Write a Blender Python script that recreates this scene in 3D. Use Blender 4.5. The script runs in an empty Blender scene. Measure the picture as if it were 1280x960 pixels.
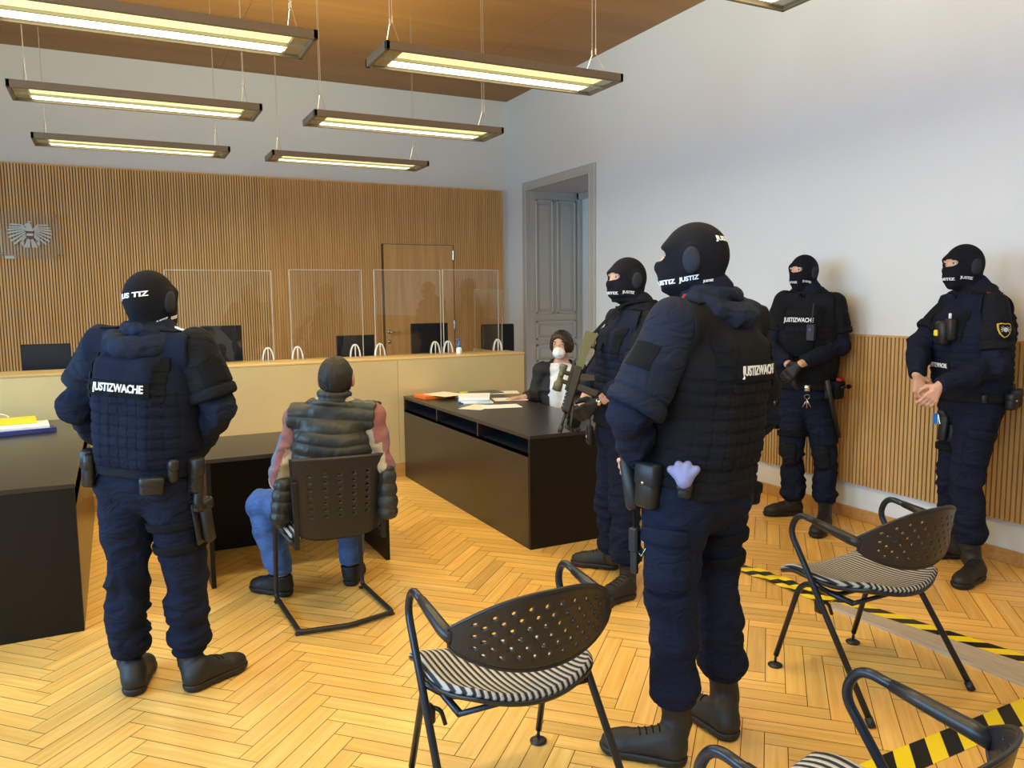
import bpy, math, random
import numpy as np
from mathutils import Vector, Matrix
from mathutils.bvhtree import BVHTree
random.seed(7)
RNG = np.random.default_rng(7)
SC = bpy.context.scene
COL = SC.collection
A3 = lambda *v: np.array(v, float)
def nrm(v):
    v = np.asarray(v, float); n = np.linalg.norm(v)
    return v / n if n > 1e-12 else v

# ---------------------------------------------------------------- camera
YAW, PITCH, ROLL, FPX, HC = -0.46804, -0.10782, -0.010706, 979.93, 1.60
cf = A3(-math.sin(YAW) * math.cos(PITCH), math.cos(YAW) * math.cos(PITCH), math.sin(PITCH))
_r = A3(math.cos(YAW), math.sin(YAW), 0); _u = np.cross(_r, cf)
cr = _r * math.cos(ROLL) + _u * math.sin(ROLL); cu = -_r * math.sin(ROLL) + _u * math.cos(ROLL)
CAM = A3(0, 0, HC)
NH = nrm(A3(cf[0], cf[1], 0)); RH = A3(NH[1], -NH[0], 0); UP = A3(0, 0, 1)
def ray(x, y): return cf + cr * (x - 640) / FPX - cu * (y - 480) / FPX
def onz(x, y, z=0.0):
    d = ray(x, y); return CAM + d * (z - HC) / d[2]
def ony(x, y, Y):
    d = ray(x, y); return CAM + d * Y / d[1]
def atD(x, y, D):
    d = ray(x, y); return CAM + d * (D / (d @ NH))
cd = bpy.data.cameras.new('camera'); co = bpy.data.objects.new('camera', cd); COL.objects.link(co)
cd.sensor_width = 36; cd.sensor_fit = 'HORIZONTAL'; cd.lens = FPX / 1280 * 36; cd.clip_start = .02
co.matrix_world = Matrix(((cr[0], cu[0], -cf[0], 0), (cr[1], cu[1], -cf[1], 0), (cr[2], cu[2], -cf[2], HC), (0, 0, 0, 1)))
SC.camera = co

# ---------------------------------------------------------------- materials
def lin(c):
    return tuple(((v / 255) / 12.92 if v / 255 <= .04045 else ((v / 255 + .055) / 1.055) ** 2.4) for v in c)
MATS = {}
def mat(name, rgb, rough=.6, metal=0., spec=.5, var=0., vscale=8., bump=0., bscale=60., sheen=0., emit=None, estr=0., coat=0., stretch=None, alpha=None, bdist=.004, crease=0.):
    m = bpy.data.materials.new(name); m.use_nodes = True
    nt = m.node_tree; b = nt.nodes['Principled BSDF']; L = nt.links.new
    c = lin(rgb) if max(rgb) > 1.01 else rgb
    b.inputs['Base Color'].default_value = (*c, 1); b.inputs['Roughness'].default_value = rough
    b.inputs['Metallic'].default_value = metal; b.inputs['Specular IOR Level'].default_value = spec
    if sheen: b.inputs['Sheen Weight'].default_value = sheen; b.inputs['Sheen Roughness'].default_value = .5
    if coat: b.inputs['Coat Weight'].default_value = coat; b.inputs['Coat Roughness'].default_value = .08
    if emit: b.inputs['Emission Color'].default_value = (*lin(emit), 1); b.inputs['Emission Strength'].default_value = estr
    tc = nt.nodes.new('ShaderNodeTexCoord'); src = tc.outputs['Object']
    if stretch:
        mp = nt.nodes.new('ShaderNodeMapping'); mp.inputs['Scale'].default_value = stretch
        L(src, mp.inputs[0]); src = mp.outputs[0]
    if var:
        n = nt.nodes.new('ShaderNodeTexNoise'); n.inputs['Scale'].default_value = vscale; n.inputs['Detail'].default_value = 4
        L(src, n.inputs['Vector'])
        mr = nt.nodes.new('ShaderNodeMapRange'); mr.inputs['From Min'].default_value = .3; mr.inputs['From Max'].default_value = .7
        mr.inputs['To Min'].default_value = 1 - var; mr.inputs['To Max'].default_value = 1 + var
        L(n.outputs['Fac'], mr.inputs['Value'])
        vm = nt.nodes.new('ShaderNodeVectorMath'); vm.operation = 'SCALE'; vm.inputs[0].default_value = c
        L(mr.outputs[0], vm.inputs['Scale']); L(vm.outputs[0], b.inputs['Base Color'])
    if bump:
        n2 = nt.nodes.new('ShaderNodeTexNoise'); n2.inputs['Scale'].default_value = bscale; n2.inputs['Detail'].default_value = 3
        L(src, n2.inputs['Vector'])
        bp = nt.nodes.new('ShaderNodeBump'); bp.inputs['Strength'].default_value = bump; bp.inputs['Distance'].default_value = bdist
        L(n2.outputs['Fac'], bp.inputs['Height']); L(bp.outputs[0], b.inputs['Normal'])
    if crease:
        def N_(sc, det, dist, src_):
            q = nt.nodes.new('ShaderNodeTexNoise'); q.inputs['Scale'].default_value = sc; q.inputs['Detail'].default_value = det; q.inputs['Distortion'].default_value = dist; L(src_, q.inputs['Vector'])
            a = nt.nodes.new('ShaderNodeMath'); a.operation = 'SUBTRACT'; a.inputs[1].default_value = .5; L(q.outputs['Fac'], a.inputs[0])
            c_ = nt.nodes.new('ShaderNodeMath'); c_.operation = 'ABSOLUTE'; L(a.outputs[0], c_.inputs[0]); return c_.outputs[0]
        mp2 = nt.nodes.new('ShaderNodeMapping'); mp2.inputs['Scale'].default_value = (1, 1, 1.9); L(tc.outputs['Object'], mp2.inputs[0])
        b3 = nt.nodes.new('ShaderNodeBump'); b3.inputs['Strength'].default_value = crease; b3.inputs['Distance'].default_value = .05
        L(N_(7, 2.5, 1.2, mp2.outputs[0]), b3.inputs['Height'])
        if bump: L(b3.outputs[0], bp.inputs['Normal'])
        else: L(b3.outputs[0], b.inputs['Normal'])
    MATS[name] = m; return m
def wood(name, dark, light, rough=.4, axis=0, scale=3., attr=False, coat=0., fine=1.):
    """wood: streaky noise stretched along one axis (0,1,2); attr mixes a per-plank tint stored on the faces"""
    m = bpy.data.materials.new(name); m.use_nodes = True
    nt = m.node_tree; b = nt.nodes['Principled BSDF']; L = nt.links.new
    b.inputs['Roughness'].default_value = rough
    if coat: b.inputs['Coat Weight'].default_value = coat; b.inputs['Coat Roughness'].default_value = .12
    if attr:
        tc = nt.nodes.new('ShaderNodeUVMap'); src = tc.outputs['UV']
    else:
        tc = nt.nodes.new('ShaderNodeTexCoord'); src = tc.outputs['Object']
    mp = nt.nodes.new('ShaderNodeMapping'); s = [14 * fine] * 3; s[axis] = .8
    mp.inputs['Scale'].default_value = s; L(src, mp.inputs[0])
    n = nt.nodes.new('ShaderNodeTexNoise'); n.inputs['Scale'].default_value = scale; n.inputs['Detail'].default_value = 6; n.inputs['Distortion'].default_value = .6
    L(mp.outputs[0], n.inputs['Vector'])
    cr_ = nt.nodes.new('ShaderNodeValToRGB'); cr_.color_ramp.elements[0].color = (*lin(dark), 1); cr_.color_ramp.elements[1].color = (*lin(light), 1)
    cr_.color_ramp.elements[0].position = .3; cr_.color_ramp.elements[1].position = .7
    L(n.outputs['Fac'], cr_.inputs[0]); out = cr_.outputs[0]
    if attr:
        at = nt.nodes.new('ShaderNodeAttribute'); at.attribute_name = 'tint'
        mx = nt.nodes.new('ShaderNodeMix'); mx.data_type = 'RGBA'; mx.blend_type = 'MULTIPLY'; mx.inputs[0].default_value = 1
        L(out, mx.inputs[6]); L(at.outputs['Color'], mx.inputs[7]); out = mx.outputs[2]
    L(out, b.inputs['Base Color'])
    MATS[name] = m; return m

# ---------------------------------------------------------------- objects
def tag(o, label=None, cat=None, group=None, kind=None):
    if label: o['label'] = label
    if cat: o['category'] = cat
    if group: o['group'] = group
    if kind: o['kind'] = kind
    return o
def parent_to(o, p):
    if p is not None:
        o.parent = p; o.matrix_parent_inverse = Matrix.Translation(-Vector(p.get('_w', (0, 0, 0)))) if False else Matrix.Identity(4)
def raw(name, V, F, mats, parent=None, smooth=True, fm=None):
    """V are world points (or points local to the parent's frame when the parent stands at the origin)"""
    me = bpy.data.meshes.new(name)
    V = np.asarray(V, float).reshape(-1, 3)
    base = np.zeros(3)
    if parent is not None:
        q = parent
        while q is not None: base = base + np.array(q.location); q = q.parent
    V = V - base
    if isinstance(F, np.ndarray) and F.ndim == 2 and F.shape[1] == 4:
        n = len(F)
        me.vertices.add(len(V)); me.vertices.foreach_set('co', V.astype(np.float32).ravel())
        me.loops.add(4 * n); me.loops.foreach_set('vertex_index', F.astype(np.int32).ravel())
        me.polygons.add(n); me.polygons.foreach_set('loop_start', np.arange(0, 4 * n, 4, dtype=np.int32))
        me.polygons.foreach_set('loop_total', np.full(n, 4, np.int32))
        me.update(calc_edges=True)
    else:
        me.from_pydata([tuple(v) for v in V], [], [tuple(int(i) for i in f) for f in F])
    for m in (mats if isinstance(mats, (list, tuple)) else [mats]): me.materials.append(MATS[m] if isinstance(m, str) else m)
    n = len(me.polygons)
    if fm is not None: me.polygons.foreach_set('material_index', np.asarray(fm, np.int32))
    me.polygons.foreach_set('use_smooth', np.full(n, bool(smooth)))
    me.update(); me.validate()
    o = bpy.data.objects.new(name, me); COL.objects.link(o)
    if parent is not None: o.parent = parent
    return o
def empty(name, loc=(0, 0, 0), rz=0):
    o = bpy.data.objects.new(name, None); COL.objects.link(o); o.location = tuple(loc); o.rotation_euler = (0, 0, rz); return o
def setorigin(o, p):
    d = Vector(tuple(p)); o.data.transform(Matrix.Translation(-d)); o.location = o.location + d; return o

def frame(zdir, hint=(0, 0, 1)):
    z = nrm(zdir); x = np.cross(hint, z)
    if np.linalg.norm(x) < 1e-4: x = np.cross((0, 1, 0), z)
    x = nrm(x); y = np.cross(z, x); return np.array([x, y, z])
class MB:
    """collects boxes, tubes and lathed shapes into one mesh"""
    def __init__(s): s.V = []; s.F = []; s.M = []; s.n = 0; s.m = 0
    def add(s, V, F):
        V = np.asarray(V, float).reshape(-1, 3); s.V.append(V)
        for f in F: s.F.append([i + s.n for i in f]); s.M.append(s.m)
        s.n += len(V); return s
    def box(s, c, half, R=None, bev=0.):
        c = np.asarray(c, float); h = np.asarray(half, float); R = np.eye(3) if R is None else R
        bev = min(bev, .49 * 2 * h.min() * .9)
        if bev <= 0:
            P = np.array([[i, j, k] for i in (-1, 1) for j in (-1, 1) for k in (-1, 1)], float) * h
            F = [(0, 1, 3, 2), (4, 6, 7, 5), (0, 4, 5, 1), (2, 3, 7, 6), (0, 2, 6, 4), (1, 5, 7, 3)]
            return s.add(P @ R + c, F)
        P = []; idx = {}
        for i in (-1, 1):
            for j in (-1, 1):
                for k in (-1, 1):
                    sg = np.array([i, j, k])
                    for a in range(3):
                        q = sg * (h - bev); q = q.astype(float); q[a] = sg[a] * h[a]
                        idx[(i, j, k, a)] = len(P); P.append(q)
        F = []
        for a in range(3):
            b, c2 = (a + 1) % 3, (a + 2) % 3
            for sa in (-1, 1):
                f = []
                for (sb, sc_) in ((-1, -1), (1, -1), (1, 1), (-1, 1)):
                    t = [0, 0, 0]; t[a] = sa; t[b] = sb; t[c2] = sc_; f.append(idx[(*t, a)])
                F.append(f if sa > 0 else f[::-1])
        for a in range(3):
            b, c2 = (a + 1) % 3, (a + 2) % 3
            for sb in (-1, 1):
                for sc_ in (-1, 1):
                    t0 = [0, 0, 0]; t0[b] = sb; t0[c2] = sc_; t1 = list(t0); t0[a] = -1; t1[a] = 1
                    f = [idx[(*t0, b)], idx[(*t1, b)], idx[(*t1, c2)], idx[(*t0, c2)]]
                    F.append(f[::-1] if sb * sc_ > 0 else f)
        for i in (-1, 1):
            for j in (-1, 1):
                for k in (-1, 1):
                    f = [idx[(i, j, k, 0)], idx[(i, j, k, 1)], idx[(i, j, k, 2)]]
                    F.append(f if i * j * k > 0 else f[::-1])
        return s.add(np.array(P) @ R + c, F)
    def tube(s, pts, r, seg=10, closed=False, caps=True, flat=None):
        pts = [np.asarray(p, float) for p in pts]; n = len(pts); rr = r if hasattr(r, '__len__') else [r] * n
        V = []; F = []; prev = None
        for i, p in enumerate(pts):
            if closed: t = pts[(i + 1) % n] - pts[i - 1]
            else: t = pts[min(i + 1, n - 1)] - pts[max(i - 1, 0)]
            t = nrm(t)
            if prev is None: fr = frame(t); x = fr[0]
            else: x = nrm(prev - t * (prev @ t))
            y = np.cross(t, x); prev = x
            sx, sy = (1, 1) if flat is None else flat
            for k in range(seg):
                a = 2 * math.pi * k / seg; V.append(p + rr[i] * (sx * math.cos(a) * x + sy * math.sin(a) * y))
        m = n if closed else n - 1
        for i in range(m):
            for k in range(seg):
                a = i * seg + k; b = i * seg + (k + 1) % seg; c = ((i + 1) % n) * seg + (k + 1) % seg; d = ((i + 1) % n) * seg + k
                F.append((a, b, c, d))
        if caps and not closed: F.append(tuple(range(seg))[::-1]); F.append(tuple((n - 1) * seg + k for k in range(seg)))
        return s.add(V, F)
    def lathe(s, c, prof, R=None, seg=20, sx=1, sy=1):
        """prof = [(radius, height)...] about the local z axis"""
        R = np.eye(3) if R is None else R; V = []; F = []
        for (r, z) in prof:
            for k in range(seg):
                a = 2 * math.pi * k / seg; V.append((r * sx * math.cos(a), r * sy * math.sin(a), z))
        for i in range(len(prof) - 1):
            for k in range(seg): F.append((i * seg + k, i * seg + (k + 1) % seg, (i + 1) * seg + (k + 1) % seg, (i + 1) * seg + k))
        F.append(tuple(range(seg))[::-1]); F.append(tuple((len(prof) - 1) * seg + k for k in range(seg)))
        return s.add(np.array(V) @ R + np.asarray(c, float), F)
    def prism(s, poly, o, X, Y, N, d0, d1):
        """extrude a 2-D outline from offset d0 to d1 along N"""
        o = np.asarray(o, float); n = len(poly); V = []
        for d in (d0, d1):
            for (a, b) in poly: V.append(o + np.asarray(X) * a + np.asarray(Y) * b + np.asarray(N) * d)
        F = [tuple(range(n))[::-1], tuple(range(n, 2 * n))] + [(i, (i + 1) % n, n + (i + 1) % n, n + i) for i in range(n)]
        return s.add(V, F)
    def build(s, name, mats, parent=None, smooth=False, local=False):
        return raw(name, np.concatenate(s.V), s.F, mats, parent, smooth, s.M)
def auto_smooth(o, deg=35):
    me = o.data; me.polygons.foreach_set('use_smooth', np.full(len(me.polygons), True))
    try: me.set_sharp_from_angle(angle=math.radians(deg))
    except Exception: pass
    return o
def arc(pts, n=6, r=.05):
    """polyline with its corners rounded"""
    pts = [np.asarray(p, float) for p in pts]; out = [pts[0]]
    for i in range(1, len(pts) - 1):
        a, b, c = pts[i - 1], pts[i], pts[i + 1]
        ra = min(r, .48 * np.linalg.norm(a - b), .48 * np.linalg.norm(c - b))
        p, q = b + nrm(a - b) * ra, b + nrm(c - b) * ra
        for k in range(n + 1):
            t = k / n; out.append((1 - t) ** 2 * p + 2 * t * (1 - t) * b + t * t * q)
    out.append(pts[-1]); return out
def copy_tree(o, parent=None):
    c = o.copy(); COL.objects.link(c); c.parent = parent
    for ch in list(o.children): copy_tree(ch, c)
    return c
# ---------------------------------------------------------------- palette of the room
mat('wall paint', (220, 222, 221), .85, var=.015, vscale=2)
mat('door paint', (186, 182, 172), .45, var=.02)
mat('grey trim paint', (182, 179, 170), .45)
wood('floor oak', (220, 168, 84), (238, 194, 110), .28, axis=0, scale=3, attr=True)
wood('ceiling wood', (138, 98, 48), (158, 116, 58), .55, axis=0, scale=.5, fine=.5)
wood('panel wood', (206, 160, 98), (230, 188, 126), .5, axis=2, scale=1.2)  # left panelling: veneer tone, lightened to paint in daylight from the windows
wood('panel wood right', (190, 142, 82), (212, 164, 102), .45, axis=2, scale=1.2)
wood('wainscot wood', (186, 144, 86), (208, 168, 108), .5, axis=2, scale=1.2)
mat('groove dark', (96, 66, 36), .8)
wood('skirting wood', (178, 132, 74), (200, 152, 92), .4, axis=0)
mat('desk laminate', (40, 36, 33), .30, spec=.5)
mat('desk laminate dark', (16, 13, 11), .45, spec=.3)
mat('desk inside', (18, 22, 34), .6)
mat('bench metal', (232, 212, 158), .33, metal=.4, var=.03, vscale=3)
wood('bench ledge wood', (206, 172, 110), (224, 192, 132), .35, axis=0, scale=1)
mat('black plastic', (26, 26, 28), .45)
mat('black gloss', (12, 13, 17), .2)
mat('screen back', (20, 24, 34), .35)
mat('fixture frame', (120, 110, 92), .45, metal=.2)
mat('fixture reflector', (190, 190, 170), .25, metal=.7)
mat('tube light', (255, 255, 240), emit=(255, 252, 214), estr=3.)
mat('reflector glow', (250, 250, 225), emit=(246, 240, 170), estr=.85)  # emission standing in for light on the fixture's reflector
mat('wire steel', (190, 188, 180), .35, metal=.8)
mat('chrome', (200, 200, 200), .15, metal=1)
mat('white plastic', (235, 235, 232), .4)
mat('paper', (240, 240, 240), .7)
mat('paper cream', (238, 226, 196), .7)
mat('orange card', (226, 110, 30), .6)
mat('blue print', (120, 190, 225), .6)
mat('yellow card', (238, 214, 40), .55)
mat('blue folder', (50, 60, 130), .5)
mat('eagle silver', (206, 204, 196), .35, metal=.35)
mat('eagle black', (24, 22, 24), .5)
mat('emblem red', (150, 24, 30), .5)
mat('bottle blue', (30, 120, 210), .2)
def glass(name, tint=(1, 1, 1), rough=0., refl=.08):
    m = bpy.data.materials.new(name); m.use_nodes = True; nt = m.node_tree; nt.nodes.clear(); L = nt.links.new
    out = nt.nodes.new('ShaderNodeOutputMaterial'); t = nt.nodes.new('ShaderNodeBsdfTransparent'); g = nt.nodes.new('ShaderNodeBsdfGlossy')
    t.inputs[0].default_value = (*tint, 1); g.inputs['Roughness'].default_value = rough
    f = nt.nodes.new('ShaderNodeFresnel'); f.inputs[0].default_value = 1.49
    mx = nt.nodes.new('ShaderNodeMixShader'); L(f.outputs[0], mx.inputs[0]); L(t.outputs[0], mx.inputs[1]); L(g.outputs[0], mx.inputs[2]); L(mx.outputs[0], out.inputs[0])
    MATS[name] = m; return m
glass('acrylic', (.97, .975, .97))
mat('acrylic edge', (200, 200, 190), .3, emit=None)

XL, XR, YB, YF, ZC = -3.6, 4.686, 9.343, -2.6, 4.13
# ---------------------------------------------------------------- floor: herringbone planks in one mesh
def build_floor():
    w, Lp, g = .08, .48, .0015
    V = []; F = []; tint = []; uv = []
    c = math.cos(math.pi / 4); s = c; ox, oy = .36, 3.05
    def put(x0, y0, dx, dy, horiz):
        cx, cy = x0 + dx / 2, y0 + dy / 2
        wx, wy = ox + c * cx - s * cy, oy + s * cx + c * cy
        if not (XL - .05 < wx < XR + .05 and YF - .05 < wy < YB + .05): return
        i = len(V); tn = RNG.normal(1, .065); hue = RNG.normal(0, .02)
        ro, rv = RNG.uniform(0, 50, 2)
        for (a, b) in ((x0 + g, y0 + g), (x0 + dx - g, y0 + g), (x0 + dx - g, y0 + dy - g), (x0 + g, y0 + dy - g)):
            X = ox + c * a - s * b; Y = oy + s * a + c * b
            V.append((X, Y, 0)); q = (a - x0, b - y0) if horiz else (b - y0, a - x0)
            uv.append((q[0] + ro, q[1] + rv))
        F.append((i, i + 1, i + 2, i + 3)); tint.append((tn * (1 + hue), tn, tn * (1 - 1.5 * hue)))
    N = 150
    for k in range(-N, N):
        for n in range(-16, 17):
            put(k * w + n * 2 * Lp, k * w, Lp, w, True)
            put(k * w + n * 2 * Lp, (k + 1) * w, w, Lp, False)
    i = len(V); V += [(XL, YF, -.0015), (XR, YF, -.0015), (XR, YB, -.0015), (XL, YB, -.0015)]; F.append((i, i + 1, i + 2, i + 3)); tint.append((1, 1, 1)); uv += [(0, 0)] * 4
    i = len(V); V += [(XL, YF, -.1), (XR, YF, -.1), (XR, YB, -.1), (XL, YB, -.1)]; F.append((i + 3, i + 2, i + 1, i)); tint.append((1, 1, 1)); uv += [(0, 0)] * 4
    o = raw('floor', V, np.array(F), ['floor oak', 'groove dark'], None, False, [0] * (len(F) - 2) + [1, 1])
    me = o.data; ul = me.uv_layers.new(name='UVMap'); ul.data.foreach_set('uv', np.array(uv, np.float32).ravel())
    at = me.color_attributes.new('tint', 'FLOAT_COLOR', 'CORNER')
    cc = np.ones((len(F) * 4, 4), np.float32); cc[:, :3] = np.repeat(np.array(tint, np.float32), 4, axis=0)
    at.data.foreach_set('color', cc.ravel())
    tag(o, kind='structure')
build_floor()
def S(name, mb, m, parent=None, smooth=False):
    o = mb.build(name, m, parent, smooth); o['kind'] = 'structure'; return o
def bx(x0, x1, y0, y1, z0, z1, bev=0.): return MB().box(((x0 + x1) / 2, (y0 + y1) / 2, (z0 + z1) / 2), ((x1 - x0) / 2, (y1 - y0) / 2, (z1 - z0) / 2), bev=bev)
def addbx(mb, x0, x1, y0, y1, z0, z1, bev=0.): return mb.box(((x0 + x1) / 2, (y0 + y1) / 2, (z0 + z1) / 2), (abs(x1 - x0) / 2, abs(y1 - y0) / 2, abs(z1 - z0) / 2), bev=bev)
# ceiling: veneer boards with fine joints
mb = MB(); y = YF - .2
while y < YB + .1:
    y1 = min(y + 1.25, YB + .2); x = XL - .2
    while x < XR + .2:
        x1 = min(x + 2.5, XR + .2); addbx(mb, x + .0015, x1 - .0015, y + .0015, y1 - .0015, ZC, ZC + .03); x = x1
    y = y1
mb.m = 1; addbx(mb, XL - .2, XR + .2, YF - .2, YB + .2, ZC + .004, ZC + .1)
S('ceiling', mb, ['ceiling wood', 'groove dark'])
# walls
S('wall_back', bx(XL - .2, XR + .2, YB, YB + .2, -.1, ZC), 'wall paint')
DY0, DY1, DZ = 7.31, 8.79, 2.95    # door opening in the right wall
mb = MB(); addbx(mb, XR, XR + .2, YF - .2, DY0, -.1, ZC); addbx(mb, XR, XR + .2, DY1, YB, -.1, ZC); addbx(mb, XR, XR + .2, DY0, DY1, DZ, ZC)
addbx(mb, XR + .2, XR + .77, DY1, DY1 + .1, -.1, DZ + .1); addbx(mb, XR + .2, XR + .77, DY0 - .1, DY0, -.1, DZ + .1); addbx(mb, XR + .2, XR + .77, DY0, DY1, DZ, DZ + .1)
S('wall_right', mb, 'wall paint')
mb = MB()   # left wall with three tall windows, front wall with two
WIN = [(-2.3, -.7), (.1, 1.7), (2.5, 4.1), (4.9, 6.3)]; WZ0, WZ1 = .9, 3.3
ys = [YF - .2] + [v for w_ in WIN for v in w_] + [YB]
for i in range(0, len(ys), 2): addbx(mb, XL - .3, XL, ys[i], ys[i + 1], -.1, ZC)
for (a, b) in WIN: addbx(mb, XL - .3, XL, a, b, -.1, WZ0); addbx(mb, XL - .3, XL, a, b, WZ1, ZC)
S('wall_left', mb, 'wall paint')
S('wall_front', bx(XL - .2, XR + .2, YF - .3, YF, -.1, ZC), 'wall paint')
glass('window glass')
def window(n, a, b, side):
    e = empty('window_%d' % n); e['kind'] = 'structure'
    fr = MB(); gl = MB()
    def B(m, u0, u1, z0, z1, d0, d1):
        if side == 'L': addbx(m, XL - d1, XL - d0, u0, u1, z0, z1)
        else: addbx(m, u0, u1, YF - d1, YF - d0, z0, z1)
    mid = (a + b) / 2
    for (u0, u1, z0, z1) in ((a, a + .07, WZ0, WZ1), (b - .07, b, WZ0, WZ1), (a, b, WZ0, WZ0 + .07), (a, b, WZ1 - .07, WZ1), (mid - .05, mid + .05, WZ0, WZ1), (a, b, 2.5, 2.57)):
        B(fr, u0, u1, z0, z1, .1, .17)
    B(gl, a + .05, b - .05, WZ0 + .05, WZ1 - .05, .13, .136)
    fr.build('window_frame', 'white plastic', e); gl.build('window_pane', 'window glass', e)
n = 1
for (a, b) in WIN: window(n, a, b, 'L'); n += 1
# ribbed panelling on the back wall
DPX0, DPX1, DPZ = 2.965, 3.885, 2.285
def ribs(mb, axis, u0, u1, z0, z1, face, depth, pitch, groove, holes=()):
    """slats standing on a dark backing, running vertically; axis 'x' lies on the back wall, 'y' on the right wall"""
    n = int(round((u1 - u0) / pitch)); p = (u1 - u0) / n
    for i in range(n):
        a, b = u0 + i * p + groove / 2, u0 + (i + 1) * p - groove / 2
        segs = [(z0, z1)]
        for (h0, h1, hz) in holes:
            if b > h0 and a < h1: segs = [(hz, z1)]
        for (s0, s1) in segs:
            if axis == 'x': addbx(mb, a, b, face, face + depth, s0, s1)
            else: addbx(mb, face, face + depth, a, b, s0, s1)
mb = MB(); mb.m = 0
ribs(mb, 'x', XL, 1.60, .02, 2.985, YB - .055, .014, .027, .0085)  # left slats take the wood lightened for window light
mb.m = 3
ribs(mb, 'x', 1.60, 4.575, .02, 2.985, YB - .055, .008, .0297, .0035, holes=[(DPX0, DPX1, DPZ)])
mb.m = 1
addbx(mb, XL, DPX0, YB - .047, YB, .0, 2.985); addbx(mb, DPX1, 4.575, YB - .047, YB, 0, 2.985); addbx(mb, DPX0, DPX1, YB - .047, YB, DPZ, 2.985)
mb.m = 2; addbx(mb, XL, 4.577, YB - .06, YB, 2.985, 3.0); addbx(mb, 4.575, 4.583, YB - .06, YB, 0, 3.0)
S('trim_1', mb, ['panel wood', 'groove dark', 'panel wood', 'panel wood right'])
# flush door in the panelling
e = empty('door_1'); e['kind'] = 'structure'
mb = MB(); addbx(mb, DPX0 + .004, DPX1 - .004, YB - .052, YB - .01, .01, DPZ - .006); mb.build('door_leaf', 'panel wood right', e)
for hz in (2.16, 1.28, .3):
    h = MB(); addbx(h, DPX1 - .012, DPX1 + .012, YB - .066, YB - .05, hz - .06, hz + .06, .003); h.build('hinge', 'chrome', e)
hc = ony(487, 415, YB - .06)
h = MB(); h.lathe((hc[0], YB - .052, hc[2]), [(.024, 0), (.024, .006)], frame((0, -1, 0))); h.tube(arc([(hc[0], YB - .055, hc[2]), (hc[0], YB - .11, hc[2]), (hc[0] + .12, YB - .11, hc[2])], r=.02), .009)
h.lathe((hc[0], YB - .052, hc[2] - .12), [(.024, 0), (.024, .006)], frame((0, -1, 0)))
h.build('door_handle', 'chrome', e, True)
# wainscot on the right wall
mb = MB(); Z0w, Z1w = .262, 1.322; Y1w = 6.6
ribs(mb, 'y', YF, Y1w, Z0w, Z1w - .006, XR - .04, .014, .030, .010)
mb.m = 1; addbx(mb, XR - .026, XR, YF, Y1w, Z0w, Z1w - .006)
mb.m = 2; addbx(mb, XR - .042, XR, YF, Y1w + .004, Z1w - .006, Z1w + .006)
S('trim_2', mb, ['wainscot wood', 'groove dark', 'wainscot wood'])
for nm, (x0, x1, y0, y1) in {'right': (XR - .022, XR, YF, DY0 - .12), 'right_far': (XR - .022, XR, DY1 + .12, YB), 'left': (XL, XL + .022, YF, YB), 'front': (XL, XR, YF, YF + .022)}.items():
    S('baseboard_' + nm, bx(x0, x1, y0, y1, 0, .085, .004), 'skirting wood')
S('baseboard_back', bx(XL, 4.57, YB - .075, YB - .06, 0, .08), 'skirting wood')
# door with casing in the right wall (deep reveal, panelled leaf standing at its far side, lighter room beyond)
e = empty('door_2'); e['kind'] = 'structure'
mb = MB()
for (y0, y1, z0, z1) in ((DY0 - .09, DY0, 0, DZ + .09), (DY1, DY1 + .09, 0, DZ + .09), (DY0, DY1, DZ, DZ + .09)):
    addbx(mb, XR - .03, XR + .01, y0, y1, z0, z1, .006)
for (y0, y1, z0, z1) in ((DY0 - .015, DY0 + .015, 0, DZ), (DY1 - .015, DY1 + .015, 0, DZ), (DY0, DY1, DZ - .015, DZ + .015)):
    addbx(mb, XR - .04, XR + .02, y0, y1, z0, z1, .005)
mb.build('door_casing', 'grey trim paint', e)
mb = MB(); RD = .76
addbx(mb, XR, XR + RD, DY1 - .012, DY1, 0, DZ); addbx(mb, XR, XR + RD, DY0, DY0 + .012, 0, DZ); addbx(mb, XR, XR + RD, DY0, DY1, DZ - .012, DZ)
def moulding(mb, x0, x1, z0, z1, y, sg, t=.028, d=.02):
    for (a, b, c_, d_) in ((x0, x1, z0, z0 + t), (x0, x1, z1 - t, z1), (x0, x0 + t, z0, z1), (x1 - t, x1, z0, z1)): addbx(mb, a, b, y, y + sg * d, c_, d_, .006)
    addbx(mb, x0 + .06, x1 - .06, y, y + sg * .008, z0 + .06, z1 - .06, .003)
for (y, sg) in ((DY1 - .012, -1), (DY0 + .012, 1)):
    for (x0, x1) in ((XR + .10, XR + .36), (XR + .41, XR + .69)): moulding(mb, x0, x1, 1.41, 2.84, y, sg)
    for (z0, z1) in ((1.08, 1.32), (.80, 1.02), (.14, .72)): moulding(mb, XR + .10, XR + .69, z0, z1, y, sg)
mb.build('door_reveal', 'door paint', e)
mb = MB(); addbx(mb, XR + RD + .01, XR + RD + .05, DY0, DY1, 0, 2.86)
for (y0, y1) in ((DY0 + .12, DY0 + .66), (DY0 + .80, DY1 - .10)):
    for (z0, z1) in ((.2, .8), (1.0, 2.7)): addbx(mb, XR + RD - .004, XR + RD + .012, y0, y1, z0, z1, .005)
mb.build('door_leaf', 'wall paint', e)
mb = MB()
for (y0, y1, z0, z1) in ((DY0, DY0 + .06, 0, DZ - .012), (DY1 - .06, DY1 - .012, 0, DZ - .012), (DY0, DY1, 2.86, DZ - .012)): addbx(mb, XR + RD - .05, XR + RD + .01, y0, y1, z0, z1, .004)
mb.build('door_frame', 'grey trim paint', e)
S('wall_doorway', bx(XR + RD + .06, XR + RD + .1, DY0 - .3, DY1 + .3, 0, DZ + .2), 'wall paint')

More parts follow.
